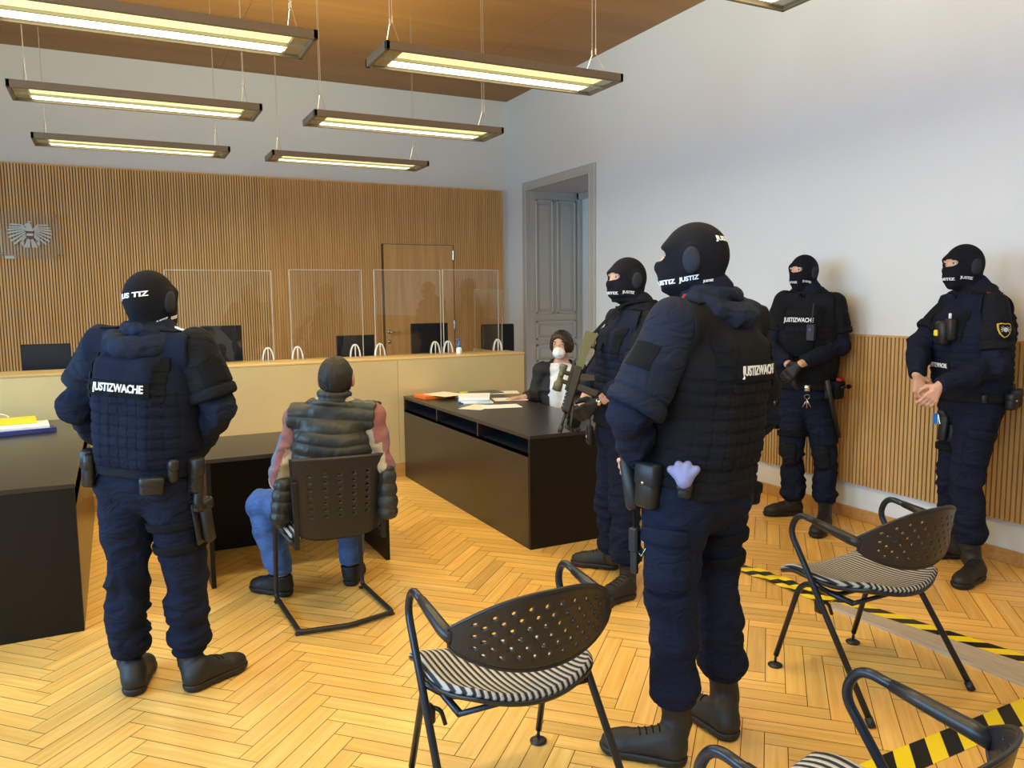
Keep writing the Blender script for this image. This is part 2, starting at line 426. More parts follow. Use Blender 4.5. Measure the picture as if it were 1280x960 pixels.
# ---------------------------------------------------------------- judges' bench
BY, BX1 = 6.729, 3.536
t = empty('courtroom_bench', (1.0, BY + .2, 0))
tag(t, 'long judges\' bench with perforated beige metal front and pale wooden ledge', 'bench')
def perforated():
    m = bpy.data.materials['bench metal']; nt = m.node_tree; b = nt.nodes['Principled BSDF']; L = nt.links.new
    tc = nt.nodes.new('ShaderNodeTexCoord'); sp = nt.nodes.new('ShaderNodeSeparateXYZ'); L(tc.outputs['Object'], sp.inputs[0])
    def hole(out):
        a = nt.nodes.new('ShaderNodeMath'); a.operation = 'MULTIPLY'; a.inputs[1].default_value = 2 * math.pi / .016; L(out, a.inputs[0])
        c = nt.nodes.new('ShaderNodeMath'); c.operation = 'COSINE'; L(a.outputs[0], c.inputs[0]); return c.outputs[0]
    mu = nt.nodes.new('ShaderNodeMath'); mu.operation = 'MULTIPLY'; L(hole(sp.outputs['X']), mu.inputs[0]); L(hole(sp.outputs['Z']), mu.inputs[1])
    bp = nt.nodes.new('ShaderNodeBump'); bp.inputs['Strength'].default_value = .25; bp.inputs['Distance'].default_value = .001
    L(mu.outputs[0], bp.inputs['Height']); L(bp.outputs[0], b.inputs['Normal'])
perforated()
mb = MB()
for (x0, x1) in ((XL + .6, -.25), (-.247, 2.25), (2.253, BX1)): addbx(mb, x0, x1, BY, BY + .03, .125, 1.066)
addbx(mb, BX1 - .03, BX1, BY + .031, BY + 1.15, .125, 1.066)
mb.build('front_panel', 'bench metal', t)
mb = MB(); addbx(mb, XL + .6, BX1 - .005, BY + .004, BY + .03, 0, .125); addbx(mb, BX1 - .035, BX1 - .005, BY + .031, BY + 1.15, 0, .125); mb.build('plinth', 'skirting wood', t)
mb = MB(); addbx(mb, XL + .6, BX1 + .006, BY - .006, BY + .42, 1.066, 1.086, .004); mb.build('ledge', 'bench ledge wood', t)
mb = MB(); addbx(mb, XL + .6, BX1 - .035, BY + .42, BY + 1.15, .72, .75); addbx(mb, XL + .6, BX1 - .035, BY + .40, BY + .42, .72, 1.066); mb.build('work_top', 'desk laminate', t)
# clear screens on the ledge, each held by two white arched feet
PY = 7.0
def pane(x0, x1, z1, label, feet, y=PY):
    e = empty('protective_screen', ((x0 + x1) / 2, y, 1.086))
    tag(e, label, 'screen', 'clear screens on the judges\' bench')
    o = MB(); addbx(o, x0, x1, y - .003, y + .003, 1.09, z1); o.build('clear_panel', 'acrylic', e)
    o = MB()
    for x in (x0, x1): addbx(o, x - .0028, x + .0028, y - .0045, y + .0045, 1.088, z1)
    addbx(o, x0, x1, y - .0035, y + .0035, z1 - .002, z1 + .002)
    o.build('polished_edge', 'acrylic edge', e)
    for fx in feet:
        o = MB()
        for dy in (-.012, .012):
            pts = [(fx + .045 * math.cos(a), y + dy, 1.090 + .115 * math.sin(a)) for a in np.linspace(0, math.pi, 15)]
            o.tube(pts, .0058, 8)
        o.tube([(fx, y - .012, 1.09), (fx, y - .012, 1.2)], .005, 8)
        o.build('arched_foot', 'white plastic', e, True)
def px(x, y=445, Y=PY): return float(ony(x, y, Y)[0])
pane(px(205, 337), px(338, 337), 1.865, 'clear protective screen left of the others, behind the officer with folded arms', [px(338) - .02])
pane(px(361, 337), px(451, 337), 1.875, 'clear protective screen above and left of the seated man\'s head', [px(372), px(444)])
pane(px(467, 337), px(549.5, 337), 1.88, 'clear protective screen in front of the door in the wood panelling', [px(475), px(544)])
pane(px(553, 337), px(622, 337), 1.885, 'clear protective screen nearest the right end of the bench', [px(560), px(622)])
pane(px(594, 361, 7.1), px(628, 370, 7.1), 1.70, 'low clear protective screen standing behind the tall one at the right end', [], 7.12)
# flat black monitors on the judges' desk
def monitor(x0, x1, py, y, label, m='screen back'):
    z1 = float(ony((x0 + x1) / 2, py, y)[2]); a = float(ony(x0, py, y)[0]); b = float(ony(x1, py, y)[0]); c = (a + b) / 2
    e = empty('monitor', (c, y + .08, .75 if y < 7.9 else 0)); tag(e, label, 'monitor', 'monitors on the judges\' bench')
    z0 = max(z1 - (.29 if b - a < .4 else .3), .86)
    if z1 > 1.34: z0 = z1 - .46
    o = MB(); addbx(o, a, b, y, y + .035, z0, z1, .006); o.build('screen', m, e)
    o = MB(); addbx(o, c - .035, c + .035, y + .02, y + .06, .77 if y < 7.9 else .02, z0 + .1, .005); addbx(o, c - .11, c + .11, y - .05, y + .13, .751, .77, .005) if y < 7.9 else addbx(o, c - .2, c + .2, y - .2, y + .2, 0, .03, .01); o.build('stand', 'black plastic', e)
monitor(25, 88, 430, 7.55, 'wide black monitor behind the bench at the far left')
monitor(250, 302, 407, 7.55, 'tall black monitor beside the shoulder of the standing officer on the left')
monitor(421, 468, 419, 7.55, 'dark blue monitor just right of the seated man\'s head')
monitor(514, 560, 404, 7.55, 'tall black monitor in front of the door in the panelling')
a = ony(602, 405.5, 8.1); b = ony(642, 405.5, 8.1); c = (a[0] + b[0]) / 2; zt = a[2]
e = empty('office_chair', (c, 8.15, 0)); tag(e, 'black high-backed office chair at the right end of the bench against the white wall', 'chair')
o = MB(); addbx(o, a[0], b[0], 8.08, 8.13, .62, zt, .012); auto_smooth(o.build('backrest', 'screen back', e), 50)
o = MB(); addbx(o, c - .22, c + .22, 8.10, 8.56, .44, .51, .02); auto_smooth(o.build('seat', 'screen back', e), 50)
o = MB(); addbx(o, c - .03, c + .03, 8.06, 8.09, .46, .75, .006); addbx(o, c - .03, c + .03, 8.07, 8.3, .43, .46, .006); o.build('back_support', 'black plastic', e)
o = MB(); o.tube([(c, 8.32, .06), (c, 8.32, .44)], .025, 12); o.build('column', 'chrome', e, True)
for k in range(5):
    o = MB(); an_ = k * 2 * math.pi / 5; p1 = A3(c + .28 * math.cos(an_), 8.32 + .28 * math.sin(an_), .055); o.tube([(c, 8.32, .09), p1], [.022, .014], 10); o.tube([p1 + A3(0, 0, .0), p1 - A3(0, 0, .0545)], .018, 10); o.build('foot', 'black plastic', e, True)
# sanitiser bottle
b0 = ony(574, 443, 6.9)
t = empty('pump_bottle', (b0[0], 6.9, 1.086)); tag(t, 'small blue and white pump bottle on the bench ledge', 'bottle')
o = MB(); o.lathe((b0[0], 6.9, 1.086), [(.026, 0), (.028, .01), (.028, .05), (.02, .06), (.01, .066)], seg=16); o.build('label_body', 'white plastic', t, True)
o = MB(); o.lathe((b0[0], 6.9, 1.152), [(.016, 0), (.018, .02), (.01, .03), (.006, .05), (.006, .07)], seg=14); o.box((b0[0] - .012, 6.9, 1.222), (.022, .006, .006), bev=.002); o.build('pump', 'bottle blue', t, True)

# ---------------------------------------------------------------- desks
def big_desk(x0, x1, y0, y1, label, slotside):
    e = empty('desk', ((x0 + x1) / 2, (y0 + y1) / 2, 0)); tag(e, label, 'desk')
    o = MB(); addbx(o, x0, x1, y0, y1, .715, .74, .002); o.build('desk_top', 'desk laminate', e)
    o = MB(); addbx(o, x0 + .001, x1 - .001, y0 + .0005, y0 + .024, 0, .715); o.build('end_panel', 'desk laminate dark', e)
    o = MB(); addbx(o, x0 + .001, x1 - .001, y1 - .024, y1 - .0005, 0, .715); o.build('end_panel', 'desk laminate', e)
    s = x0 if slotside == 'L' else x1 - .022
    o = MB(); addbx(o, s, s + .022, y0 + .024, y1 - .024, 0, .618); o.build('modesty_panel', 'desk laminate', e)
    o = MB(); si = x0 + .3 if slotside == 'L' else x1 - .3
    addbx(o, min(s, si), max(s, si) + .02, y0 + .024, y1 - .024, .60, .618)
    addbx(o, si - .01, si + .01, y0 + .024, y1 - .024, .618, .715); o.build('shelf', 'desk inside', e)
    n = 3
    for k in range(1, n):
        yy = y0 + (y1 - y0) * k / n
        o = MB(); sx = s + (.0 if slotside == 'L' else -.25)
        addbx(o, sx + .002, sx + .25, yy - .008, yy + .008, .618, .715); o.build('divider', 'desk laminate', e)
    return e
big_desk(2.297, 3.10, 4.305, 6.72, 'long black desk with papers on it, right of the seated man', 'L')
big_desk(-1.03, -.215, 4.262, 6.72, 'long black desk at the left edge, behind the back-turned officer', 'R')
e = empty('side_table', (.92, 4.95, 0)); tag(e, 'black table with panel legs in front of the seated man', 'table')
TX0, TX1, TY0, TY1 = .405, 1.445, 4.55, 5.30
o = MB(); addbx(o, TX0, TX1, TY0, TY1, .715, .74, .002); o.build('table_top', 'desk laminate', e)
for xx in (TX0, TX1 - .025):
    o = MB(); addbx(o, xx, xx + .025, TY0 + .01, TY1 - .0, 0, .715); o.build('leg_panel', 'desk laminate dark', e)
o = MB(); addbx(o, TX0 + .025, TX1 - .025, TY1 - .03, TY1 - .005, .0, .62); o.build('modesty_panel', 'desk laminate dark', e)

# ---------------------------------------------------------------- pendant lights
def fixture(xc, yc, label):
    e = empty('pendant_light', (xc, yc, 2.8)); tag(e, label, 'lamp', 'slim pendant lights under the wooden ceiling')
    hl, hw, z0, z1 = .685, .172, 2.795, 2.838
    o = MB(); t_ = .022
    addbx(o, -hl + xc, hl + xc, yc - hw, yc - hw + t_, z0, z1, .003); addbx(o, -hl + xc, hl + xc, yc + hw - t_, yc + hw, z0, z1, .003)
    addbx(o, -hl + xc, -hl + xc + t_, yc - hw, yc + hw, z0, z1, .003); addbx(o, hl + xc - t_, hl + xc, yc - hw, yc + hw, z0, z1, .003)
    o.build('frame', 'fixture frame', e)
    o = MB(); addbx(o, xc - hl + .02, xc + hl - .02, yc - .006, yc + .006, z0 + .002, z1 - .004)
    for sx in (-1, 1): addbx(o, xc + sx * (hl - .06) - .04, xc + sx * (hl - .06) + .04, yc - hw + .02, yc + hw - .02, z0 + .01, z1 - .004)
    o.build('reflector', 'fixture reflector', e)
    for sy, m_ in ((-1, 'reflector glow'), (1, 'tube light')):  # near strip is painted reflector glow, far strip the lit tube
        o = MB(); o.box((xc, yc + sy * .078, z0 + .018), (hl - .105, .055, .008), bev=.004); o.build('tube_or_reflector_glow', m_, e)
    for sx in (-1, 1):
        for sy in (-1, 1):
            o = MB(); o.tube([(xc + sx * .6, yc + sy * .13, z1), (xc + sx * .6, yc + sy * .02, z1 + .14), (xc + sx * .6, yc + sy * .012, ZC)], .0017, 6)
            o.tube([(xc + sx * .6, yc + sy * .02, z1 + .135), (xc + sx * .6, yc + sy * .02, z1 + .165)], .0045, 8)
            o.build('wire', 'wire steel', e)
    for (d, yy, zz, sy_, en) in ((-1, yc + .078, z0 + .006, .10, LAMP_DN), (1, yc, z1 + .006, .25, LAMP_UP * (.55 if yc > 5 else 1. if yc > 3 else 2.6))):
        l = bpy.data.lights.new('lamp_glow', 'AREA'); l.shape = 'RECTANGLE'; l.size = 2 * hl - .22; l.size_y = sy_; l.energy = en; l.color = (1, .85, .46)
        lo = bpy.data.objects.new('lamp_glow', l); COL.objects.link(lo); lo.location = (xc, yy, zz); lo.rotation_euler = (0 if d < 0 else math.pi, 0, 0)
LAMP_DN, LAMP_UP = 15, 23
for (xc, yc, lb) in ((.228, 3.91, 'longest looking pendant light, cut off by the top left corner'), (.228, 5.41, 'middle pendant light of the left column, above the standing officer'),
                     (.228, 6.92, 'lowest hanging looking pendant light at the left, nearest the eagle emblem'), (1.92, 3.91, 'largest pendant light of the right column, above the door side'),
                     (1.92, 5.41, 'middle pendant light of the right column'), (1.92, 6.92, 'farthest pendant light of the right column, just above the wood panelling'),
                     (1.92, 2.40, 'corner of a pendant light at the top right edge of the picture'),
                     (.228, 2.40, 'pendant light of the left column hanging nearest the viewer, above the picture'), (1.92, .90, 'pendant light of the right column hanging behind the viewer'), (.228, .90, 'pendant light of the left column hanging behind the viewer')):
    fixture(xc, yc, lb)

# ---------------------------------------------------------------- eagle emblem under a clear plate
def eagle():
    c = A3(-.695, YB - .075, 2.285); X, Y, N = A3(1, 0, 0), A3(0, 0, 1), A3(0, -1, 0)
    e = empty('eagle_emblem', tuple(c)); tag(e, 'silver eagle emblem with a red and white shield on the ribbed wood', 'emblem')
    k = .0195
    o = MB()
    o.prism([(x * k, y * k) for x, y in ((-1.1, 1.5), (-1.6, 4.6), (-2.8, 4.4), (-2.2, 5.2), (-1.2, 6.0), (0, 6.2), (.9, 5.4), (1.2, 3.5), (1.6, 1.5), (1.3, -1), (0, -2.2), (-1.3, -1))], c, X, Y, N, 0, .02)
    o.prism([(x * k, y * k) for x, y in ((-.7, 6.5), (.7, 6.5), (.9, 7.1), (-.9, 7.1))], c, X, Y, N, 0, .02)
    for sx in (-1, 1):
        for (ax, ay, bx_, by, w) in ((3.4, 5.2, 8.0, 5.3, .42), (3.4, 4.1, 8.6, 3.9, .42), (3.0, 3.3, 9.3, 2.5, .45), (2.6, 2.6, 9.4, .9, .45), (2.2, 2.0, 9.0, -1.0, .45), (1.9, 1.3, 8.2, -2.8, .45), (1.7, .5, 6.8, -4.3, .45), (1.4, -.2, 3.6, -2.6, .45)):
            d = nrm(A3(bx_ - ax, by - ay, 0)); n_ = A3(-d[1], d[0], 0)
            P = [(ax, ay), (bx_, by)]
            poly = [((P[0][0] + s * w * .7 * n_[0]) , (P[0][1] + s * w * .7 * n_[1])) for s in (-1, 1)] + [(bx_ + w * n_[0], by + w * n_[1]), (bx_ + .6 * d[0], by + .6 * d[1]), (bx_ - w * n_[0], by - w * n_[1])]
            o.prism([(sx * a * k, b * k) for a, b in poly], c, X, Y, N, 0, .016)
        o.prism([(sx * a * k, b * k) for a, b in ((1.6, 2.2), (3.8, 3.4), (3.8, 5.4), (3.2, 5.4), (1.2, 3.0))], c, X, Y, N, 0, .012)
        o.prism([(sx * a * k, b * k) for a, b in ((2.9, -3.2), (4.1, -3.2), (4.2, -4.6), (3.5, -5.6), (2.9, -4.6))], c, X, Y, N, 0, .014)
    for (a, b) in ((-1.9, -2.6), (-.9, -1.1), (1.0, 1.1), (1.9, 2.6)):
        o.prism([(x * k, y * k) for x, y in ((a * .4 - .3, -1.6), (a * .4 + .3, -1.6), (b + .7 if abs(b) > 2 else b + .6, -6.2), (b - .7 if abs(b) > 2 else b - .6, -6.2))], c, X, Y, N, 0, .014)
    o.build('eagle_figure', 'eagle silver', e)
    o = MB(); R_ = [(-1.8, 2.0), (1.8, 2.0), (1.8, -.2), (1.2, -1.5), (0, -2.2), (-1.2, -1.5), (-1.8, -.2)]
    o.prism([(x * k, y * k) for x, y in R_], c, X, Y, N, .02, .026)
    o.m = 1; o.prism([(x * k, y * k) for x, y in ((-1.5, 1.7), (1.5, 1.7), (1.5, .8), (-1.5, .8))], c, X, Y, N, .026, .029); o.prism([(x * k, y * k) for x, y in ((-1.5, -.3), (1.5, -.3), (1.0, -1.3), (0, -1.8), (-1.0, -1.3))], c, X, Y, N, .026, .029)
    o.m = 2; o.prism([(x * k, y * k) for x, y in ((-1.5, .8), (1.5, .8), (1.5, -.3), (-1.5, -.3))], c, X, Y, N, .026, .029)
    o.build('shield', ['eagle black', 'emblem red', 'white plastic'], e)
    p = empty('clear_plate', (-.695, YB - .13, 2.06)); tag(p, 'clear square plate on steel pins over the eagle emblem', 'plate')
    o = MB(); addbx(o, -.955, -.425, YB - .133, YB - .129, 2.065, 2.50); o.build('clear_panel', 'acrylic', p)
    for (x, z) in ((-.93, 2.09), (-.45, 2.09), (-.93, 2.475), (-.45, 2.475)):
        o = MB(); o.lathe((x, YB - .055, z), [(.006, 0), (.006, .075), (.011, .076), (.011, .084)], frame((0, -1, 0)), 12); o.build('pin', 'chrome', p, True)
    s = MB(); q = ony(12, 321.5, YB - .06); s.box(q, (.04, .012, .016), bev=.004)
    so = s.build('wall_sensor', 'white plastic'); setorigin(so, q); tag(so, 'tiny white box on the ribbed wood below the eagle emblem', 'sensor')
eagle()

# ---------------------------------------------------------------- papers
def sheet(name, c, w, h, t, rz, m, label, cat, group=None, z=None):
    o = MB(); R = np.array([[math.cos(rz), math.sin(rz), 0], [-math.sin(rz), math.cos(rz), 0], [0, 0, 1]])
    o.box((c[0], c[1], c[2] + t / 2), (w / 2, h / 2, t / 2), R, bev=min(.002, t * .3)); o_ = o.build(name, m); setorigin(o_, c)
    return tag(o_, label, cat, group)
def dt(x, y, z=.7405): q = onz(x, y, z); return A3(q[0], q[1], z)
sheet('folder', dt(543, 496.5), .30, .24, .028, .1, ['orange card'], 'orange card folder at the left end of the right desk', 'folder')
q = dt(556, 493, .7695); sheet('document', q, .25, .30, .003, .35, ['paper cream'], 'cream document lying on the orange folder', 'document')
q = dt(588, 501.5); q[0] += .04
e = empty('paper_stack', tuple(q)); tag(e, 'thick white paper stack with a light blue label beside the orange folder', 'papers')
o = MB()
for i in range(5): o.box(q + A3(RNG.uniform(-.01, .01), RNG.uniform(-.01, .01), .004 + i * .009), (.125, .18, .0042), frame((0, 0, 1), (math.sin(.3 + .04 * i), math.cos(.3 + .04 * i), 0)))
o.build('sheets', 'paper', e)
o = MB(); o.box(q + A3(-.135, -.06, .022), (.025, .05, .021), bev=.008); o.build('blue_label', 'blue print', e)
sheet('document', dt(597, 509), .20, .28, .002, -.9, ['paper cream'], 'cream sheet nearest the front edge of the right desk', 'document')
sheet('document', dt(628, 490.6), .21, .297, .002, 1.2, ['paper'], 'white sheet lying farthest back among the papers', 'document')
sheet('document', dt(627, 508, .7432), .21, .30, .002, 1.35, ['paper'], 'white sheet in front, near the middle of the right desk', 'document')
sheet('document', dt(637, 499), .21, .29, .002, 1.3, ['paper'], 'white sheet closest to the masked woman', 'document')
sheet('tablet', dt(606, 491), .30, .20, .008, 0, ['black gloss'], 'dark closed tablet at the back of the right desk', 'tablet')
sheet('sticky_note_pad', dt(580, 491.5), .07, .05, .012, 0, ['yellow card'], 'small yellow note pad against the bench', 'note pad')
q = onz(12, 541, .7405); q = A3(q[0], q[1], .7405)
sheet('folder', q, .5, .32, .03, .25, ['blue folder'], 'blue folder at the bottom of the pile on the left desk', 'folder')
sheet('paper_stack', q + A3(-.01, .01, .03), .48, .30, .018, .1, ['paper'], 'white papers between blue folder and yellow binder', 'papers')
sheet('binder', q + A3(-.06, .08, .049), .42, .14, .035, .12, ['yellow card'], 'yellow binder on top of the pile on the left desk', 'binder')
c0 = q + A3(-.1, .12, .085)
o = MB(); o.tube([c0 + A3(.09 * math.cos(a), 0, .035 * math.sin(a)) for a in np.linspace(0, math.pi, 12)], .004, 8); so = o.build('cable', 'white plastic', None, True); setorigin(so, c0); tag(so, 'white looped cable on top of the yellow binder', 'cable')

# ---------------------------------------------------------------- hazard tape and board on the floor
def tape_mat():
    m = bpy.data.materials.new('hazard tape'); m.use_nodes = True; nt = m.node_tree; b = nt.nodes['Principled BSDF']; L = nt.links.new
    b.inputs['Roughness'].default_value = .35
    uv = nt.nodes.new('ShaderNodeUVMap'); sp = nt.nodes.new('ShaderNodeSeparateXYZ'); L(uv.outputs[0], sp.inputs[0])
    ad = nt.nodes.new('ShaderNodeMath'); ad.operation = 'ADD'; L(sp.outputs['X'], ad.inputs[0]); L(sp.outputs['Y'], ad.inputs[1])
    fr = nt.nodes.new('ShaderNodeMath'); fr.operation = 'FRACT'; L(ad.outputs[0], fr.inputs[0])
    gt = nt.nodes.new('ShaderNodeMath'); gt.operation = 'GREATER_THAN'; gt.inputs[1].default_value = .5; L(fr.outputs[0], gt.inputs[0])
    mx = nt.nodes.new('ShaderNodeMix'); mx.data_type = 'RGBA'; mx.inputs[6].default_value = (*lin((248, 220, 30)), 1); mx.inputs[7].default_value = (*lin((26, 25, 22)), 1)
    L(gt.outputs[0], mx.inputs[0]); L(mx.outputs[2], b.inputs['Base Color']); MATS['hazard tape'] = m
tape_mat()
def tape(a, b, w, z, label, slant=.06, pitch=.13, wob=0., nseg=40):
    a = A3(a[0], a[1], 0); b = A3(b[0], b[1], 0); d = nrm(b - a); n_ = A3(-d[1], d[0], 0); Ln = np.linalg.norm(b - a)
    V = []; F = []; uv = []
    for lay in (0, 1):
        for i in range(nseg + 1):
            for j in range(5):
                s = i / nseg * Ln; q = (j / 4 - .5) * w
                zz = z + (.0006 if lay else 0) + (wob * abs(math.sin(s * 17 + j * 1.3)) * (.5 + .5 * math.sin(s * 5)) if wob else 0)
                off = wob * 1.2 * math.sin(s * 7)
                V.append(a + d * s + n_ * (q + off) + A3(0, 0, zz))
    K = (nseg + 1) * 5
    UV = lambda i, j: (i / nseg * Ln / pitch, slant / pitch * (j / 4) * 1.)
    for lay in (0, 1):
        for i in range(nseg):
            for j in range(4):
                q = [i * 5 + j, (i + 1) * 5 + j, (i + 1) * 5 + j + 1, i * 5 + j + 1]; c_ = [(i, j), (i + 1, j), (i + 1, j + 1), (i, j + 1)]
                if not lay: q = q[::-1]; c_ = c_[::-1]
                F.append([v + lay * K for v in q]); uv += [UV(*t_) for t_ in c_]
    bd = [(i, 0) for i in range(nseg)] 
    for i in range(nseg):
        for j in (0, 4):
            q = [i * 5 + j, (i + 1) * 5 + j, (i + 1) * 5 + j + K, i * 5 + j + K]; F.append(q if j == 0 else q[::-1]); uv += [UV(i, j), UV(i + 1, j), UV(i + 1, j), UV(i, j)]
    for i in (0, nseg):
        for j in range(4):
            F.append([i * 5 + j, i * 5 + j + 1, i * 5 + j + 1 + K, i * 5 + j + K]); uv += [UV(i, j)] * 4
    o = raw('hazard_tape', V, np.array(F), 'hazard tape', None, False); ul = o.data.uv_layers.new(name='UVMap'); ul.data.foreach_set('uv', np.array(uv, np.float32).ravel())
    setorigin(o, (a + b) / 2); return tag(o, label, 'tape')
tape((3.215, 3.46), (3.285, 2.80), .12, .002, 'crumpled yellow and black tape between the big officer\'s leg and the farther chair', slant=-.12, pitch=.17, wob=.012)
tape((3.325, 2.80), (3.62, 1.15), .115, .001, 'straight yellow and black floor tape running along the grey board', slant=-.12, pitch=.17)
tape((1.9, 1.668), (4.2, 1.68), .118, .001, 'yellow and black floor tape at the bottom right, behind the nearest chair', slant=-.12, pitch=.172)
mat('grey board', (176, 160, 138), .7, var=.12, vscale=6, stretch=(12, 1.2, 12))
o = MB(); o.prism([(3.205, 2.74), (3.27, 2.76), (3.565, 1.1), (3.25, 1.1)], (0, 0, 0), (1, 0, 0), (0, 1, 0), (0, 0, 1), .0, .014)
so = o.build('wooden_board', 'grey board'); setorigin(so, A3(3.25, 2.0, 0)); tag(so, 'bare grey wooden board lying beside the floor tape', 'board')

# ---------------------------------------------------------------- visitor chairs
mat('chair tube', (46, 50, 60), .3, metal=.6)
mat('chair shell', (30, 30, 33), .38, bump=.06, bscale=300)
def stripe_mat():
    m = bpy.data.materials.new('striped fabric'); m.use_nodes = True; nt = m.node_tree; b = nt.nodes['Principled BSDF']; L = nt.links.new
    b.inputs['Roughness'].default_value = .8
    tc = nt.nodes.new('ShaderNodeTexCoord'); sp = nt.nodes.new('ShaderNodeSeparateXYZ'); L(tc.outputs['Object'], sp.inputs[0])
    a = nt.nodes.new('ShaderNodeMath'); a.operation = 'MULTIPLY'; a.inputs[1].default_value = 2 * math.pi / .0205; L(sp.outputs['X'], a.inputs[0])
    c = nt.nodes.new('ShaderNodeMath'); c.operation = 'COSINE'; L(a.outputs[0], c.inputs[0])
    mr = nt.nodes.new('ShaderNodeMapRange'); mr.inputs['From Min'].default_value = -.45; mr.inputs['From Max'].default_value = .45; L(c.outputs[0], mr.inputs['Value'])
    mx = nt.nodes.new('ShaderNodeMix'); mx.data_type = 'RGBA'; mx.inputs[6].default_value = (*lin((24, 25, 30)), 1); mx.inputs[7].default_value = (*lin((176, 172, 166)), 1)
    L(mr.outputs[0], mx.inputs[0]); L(mx.outputs[2], b.inputs['Base Color'])
    bp = nt.nodes.new('ShaderNodeBump'); bp.inputs['Strength'].default_value = .5; bp.inputs['Distance'].default_value = .003; L(c.outputs[0], bp.inputs['Height']); L(bp.outputs[0], b.inputs['Normal'])
    MATS['striped fabric'] = m
stripe_mat()
def holed(fn, nu, nv, isin, hole=.26, seg=8):
    """a sheet of nu x nv cells mapped by fn(u,v); cells where isin(i,j) get a round hole"""
    V = []; F = []; cache = {}
    def vert(u, v):
        k = (round(u * 4096), round(v * 4096))
        if k not in cache: cache[k] = len(V); V.append(fn(u, v))
        return cache[k]
    for i in range(nu):
        for j in range(nv):
            c = [(i, j), (i + .5, j), (i + 1, j), (i + 1, j + .5), (i + 1, j + 1), (i + .5, j + 1), (i, j + 1), (i, j + .5)]
            o_ = [vert(a / nu, b / nv) for a, b in c]
            if isin(i, j):
                h = []
                for a, b in c:
                    da, db = a - i - .5, b - j - .5; l = math.hypot(da, db)
                    h.append(vert((i + .5 + da / l * hole) / nu, (j + .5 + db / l * hole) / nv))
                for k in range(8): F.append((o_[k], o_[(k + 1) % 8], h[(k + 1) % 8], h[k]))
            else:
                m_ = vert((i + .5) / nu, (j + .5) / nv)
                for k in range(0, 8, 2): F.append((o_[k - 1], o_[k], o_[k + 1], m_))
    return V, F
def solid(o, t, off=0):
    md = o.modifiers.new('thickness', 'SOLIDIFY'); md.thickness = t; md.offset = off; return o
def visitor_chair():
    e = empty('visitor_chair')
    for s in (-1, 1):
        o = MB(); o.tube(arc([(s * .295, -.265, .012), (s * .272, .175, .635), (s * .270, .135, .715), (s * .268, .00, .695)], n=9, r=.065), .0125, 12); 
        o.build('armrest_tube', 'chair tube', e, True)
        o = MB(); o.tube([(s * .2955, -.27, 0), (s * .294, -.25, .03)], .0155, 12); o.build('foot_cap', 'black plastic', e, True)
        o = MB(); o.tube([(s * .268, .055, .703), (s * .268, -.02, .691), (s * .268, -.12, .676), (s * .262, -.165, .668)], [.0145, .018, .021, .019], 14); o.build('armrest_sleeve', 'chair shell', e, True)
        o = MB(); o.tube(arc([(s * .215, -.10, .405), (s * .225, .15, .420), (s * .242, .262, .05)], n=8, r=.07), .0115, 12); o.tube([(s * .242, .262, .055), (s * .2425, .265, .015)], .006, 8)
        o.build('leg', 'chair tube', e, True)
        o = MB(); o.lathe((s * .2425, .265, 0), [(.027, 0), (.031, .004), (.031, .008), (.022, .013), (.008, .018)], seg=20); o.build('foot_pad', 'black plastic', e, True)
    o = MB(); o.tube(arc([(-.279, .045, .452), (-.20, .0, .40), (.20, .0, .40), (.279, .045, .452)], r=.05), .010, 10); o.tube([(-.22, -.10, .405), (.22, -.10, .405)], .009, 10)
    o.build('cross_bar', 'chair tube', e, True)
    o = MB(); o.box((-.262, .02, .36), (.012, .02, .028), bev=.006); o.tube(arc([(-.26, .02, .38), (-.235, .0, .375), (-.225, -.01, .33)], r=.02), .007, 8); o.build('linking_hook', 'chair tube', e, True)
    # seat
    def seat(u, v, dz, k=1.):
        a, b = 2 * u - 1, 2 * v - 1
        x = a * math.sqrt(1 - .42 * b * b) if b < 0 else a * math.sqrt(1 - .10 * b * b); y = b * math.sqrt(1 - .40 * a * a * (1 if b < 0 else .35))
        X = x * .262 * k; Y = .022 + y * .235 * k
        z = .440 + .030 * a * a - .012 * (1 - b * b) - .03 * max(0, b - .55) ** 2 / .2 + .01 * max(0, -b - .4)
        return (X, Y, z + dz)
    V = []; F = []; n, m_ = 28, 22
    for lay, (dz, k) in enumerate(((.0, 1.), (.014, .985), (.020, .95))): pass
    def sheetgrid(dz, k, flip):
        base = len(V)
        for i in range(n + 1):
            for j in range(m_ + 1): V.append(seat(i / n, j / m_, dz, k))
        for i in range(n):
            for j in range(m_):
                q = (base + i * (m_ + 1) + j, base + (i + 1) * (m_ + 1) + j, base + (i + 1) * (m_ + 1) + j + 1, base + i * (m_ + 1) + j + 1); F.append(q[::-1] if flip else q)
        return base
    ring = [i * (m_ + 1) for i in range(n)] + [n * (m_ + 1) + j for j in range(m_)] + [i * (m_ + 1) + m_ for i in range(n, 0, -1)] + [j for j in range(m_, 0, -1)]
    b0 = sheetgrid(.006, .99, True); b1 = sheetgrid(.026, .955, False); 
    mid = len(V)
    for r_ in ring: i, j = divmod(r_, m_ + 1); V.append(seat(i / n, j / m_, .016, 1.005))
    for k in range(len(ring)):
        k2 = (k + 1) % len(ring); F.append((b0 + ring[k], b0 + ring[k2], mid + k2, mid + k)); F.append((mid + k, mid + k2, b1 + ring[k2], b1 + ring[k]))
    raw('seat', V, F, 'striped fabric', e, True)
    V.clear(); F.clear(); b0 = sheetgrid(-.010, .99, True); b1 = sheetgrid(.006, 1.01, False)
    for k in range(len(ring)):
        k2 = (k + 1) % len(ring); F.append((b0 + ring[k], b0 + ring[k2], b1 + ring[k2], b1 + ring[k]))
    raw('seat_shell', V, F, 'chair shell', e, True)
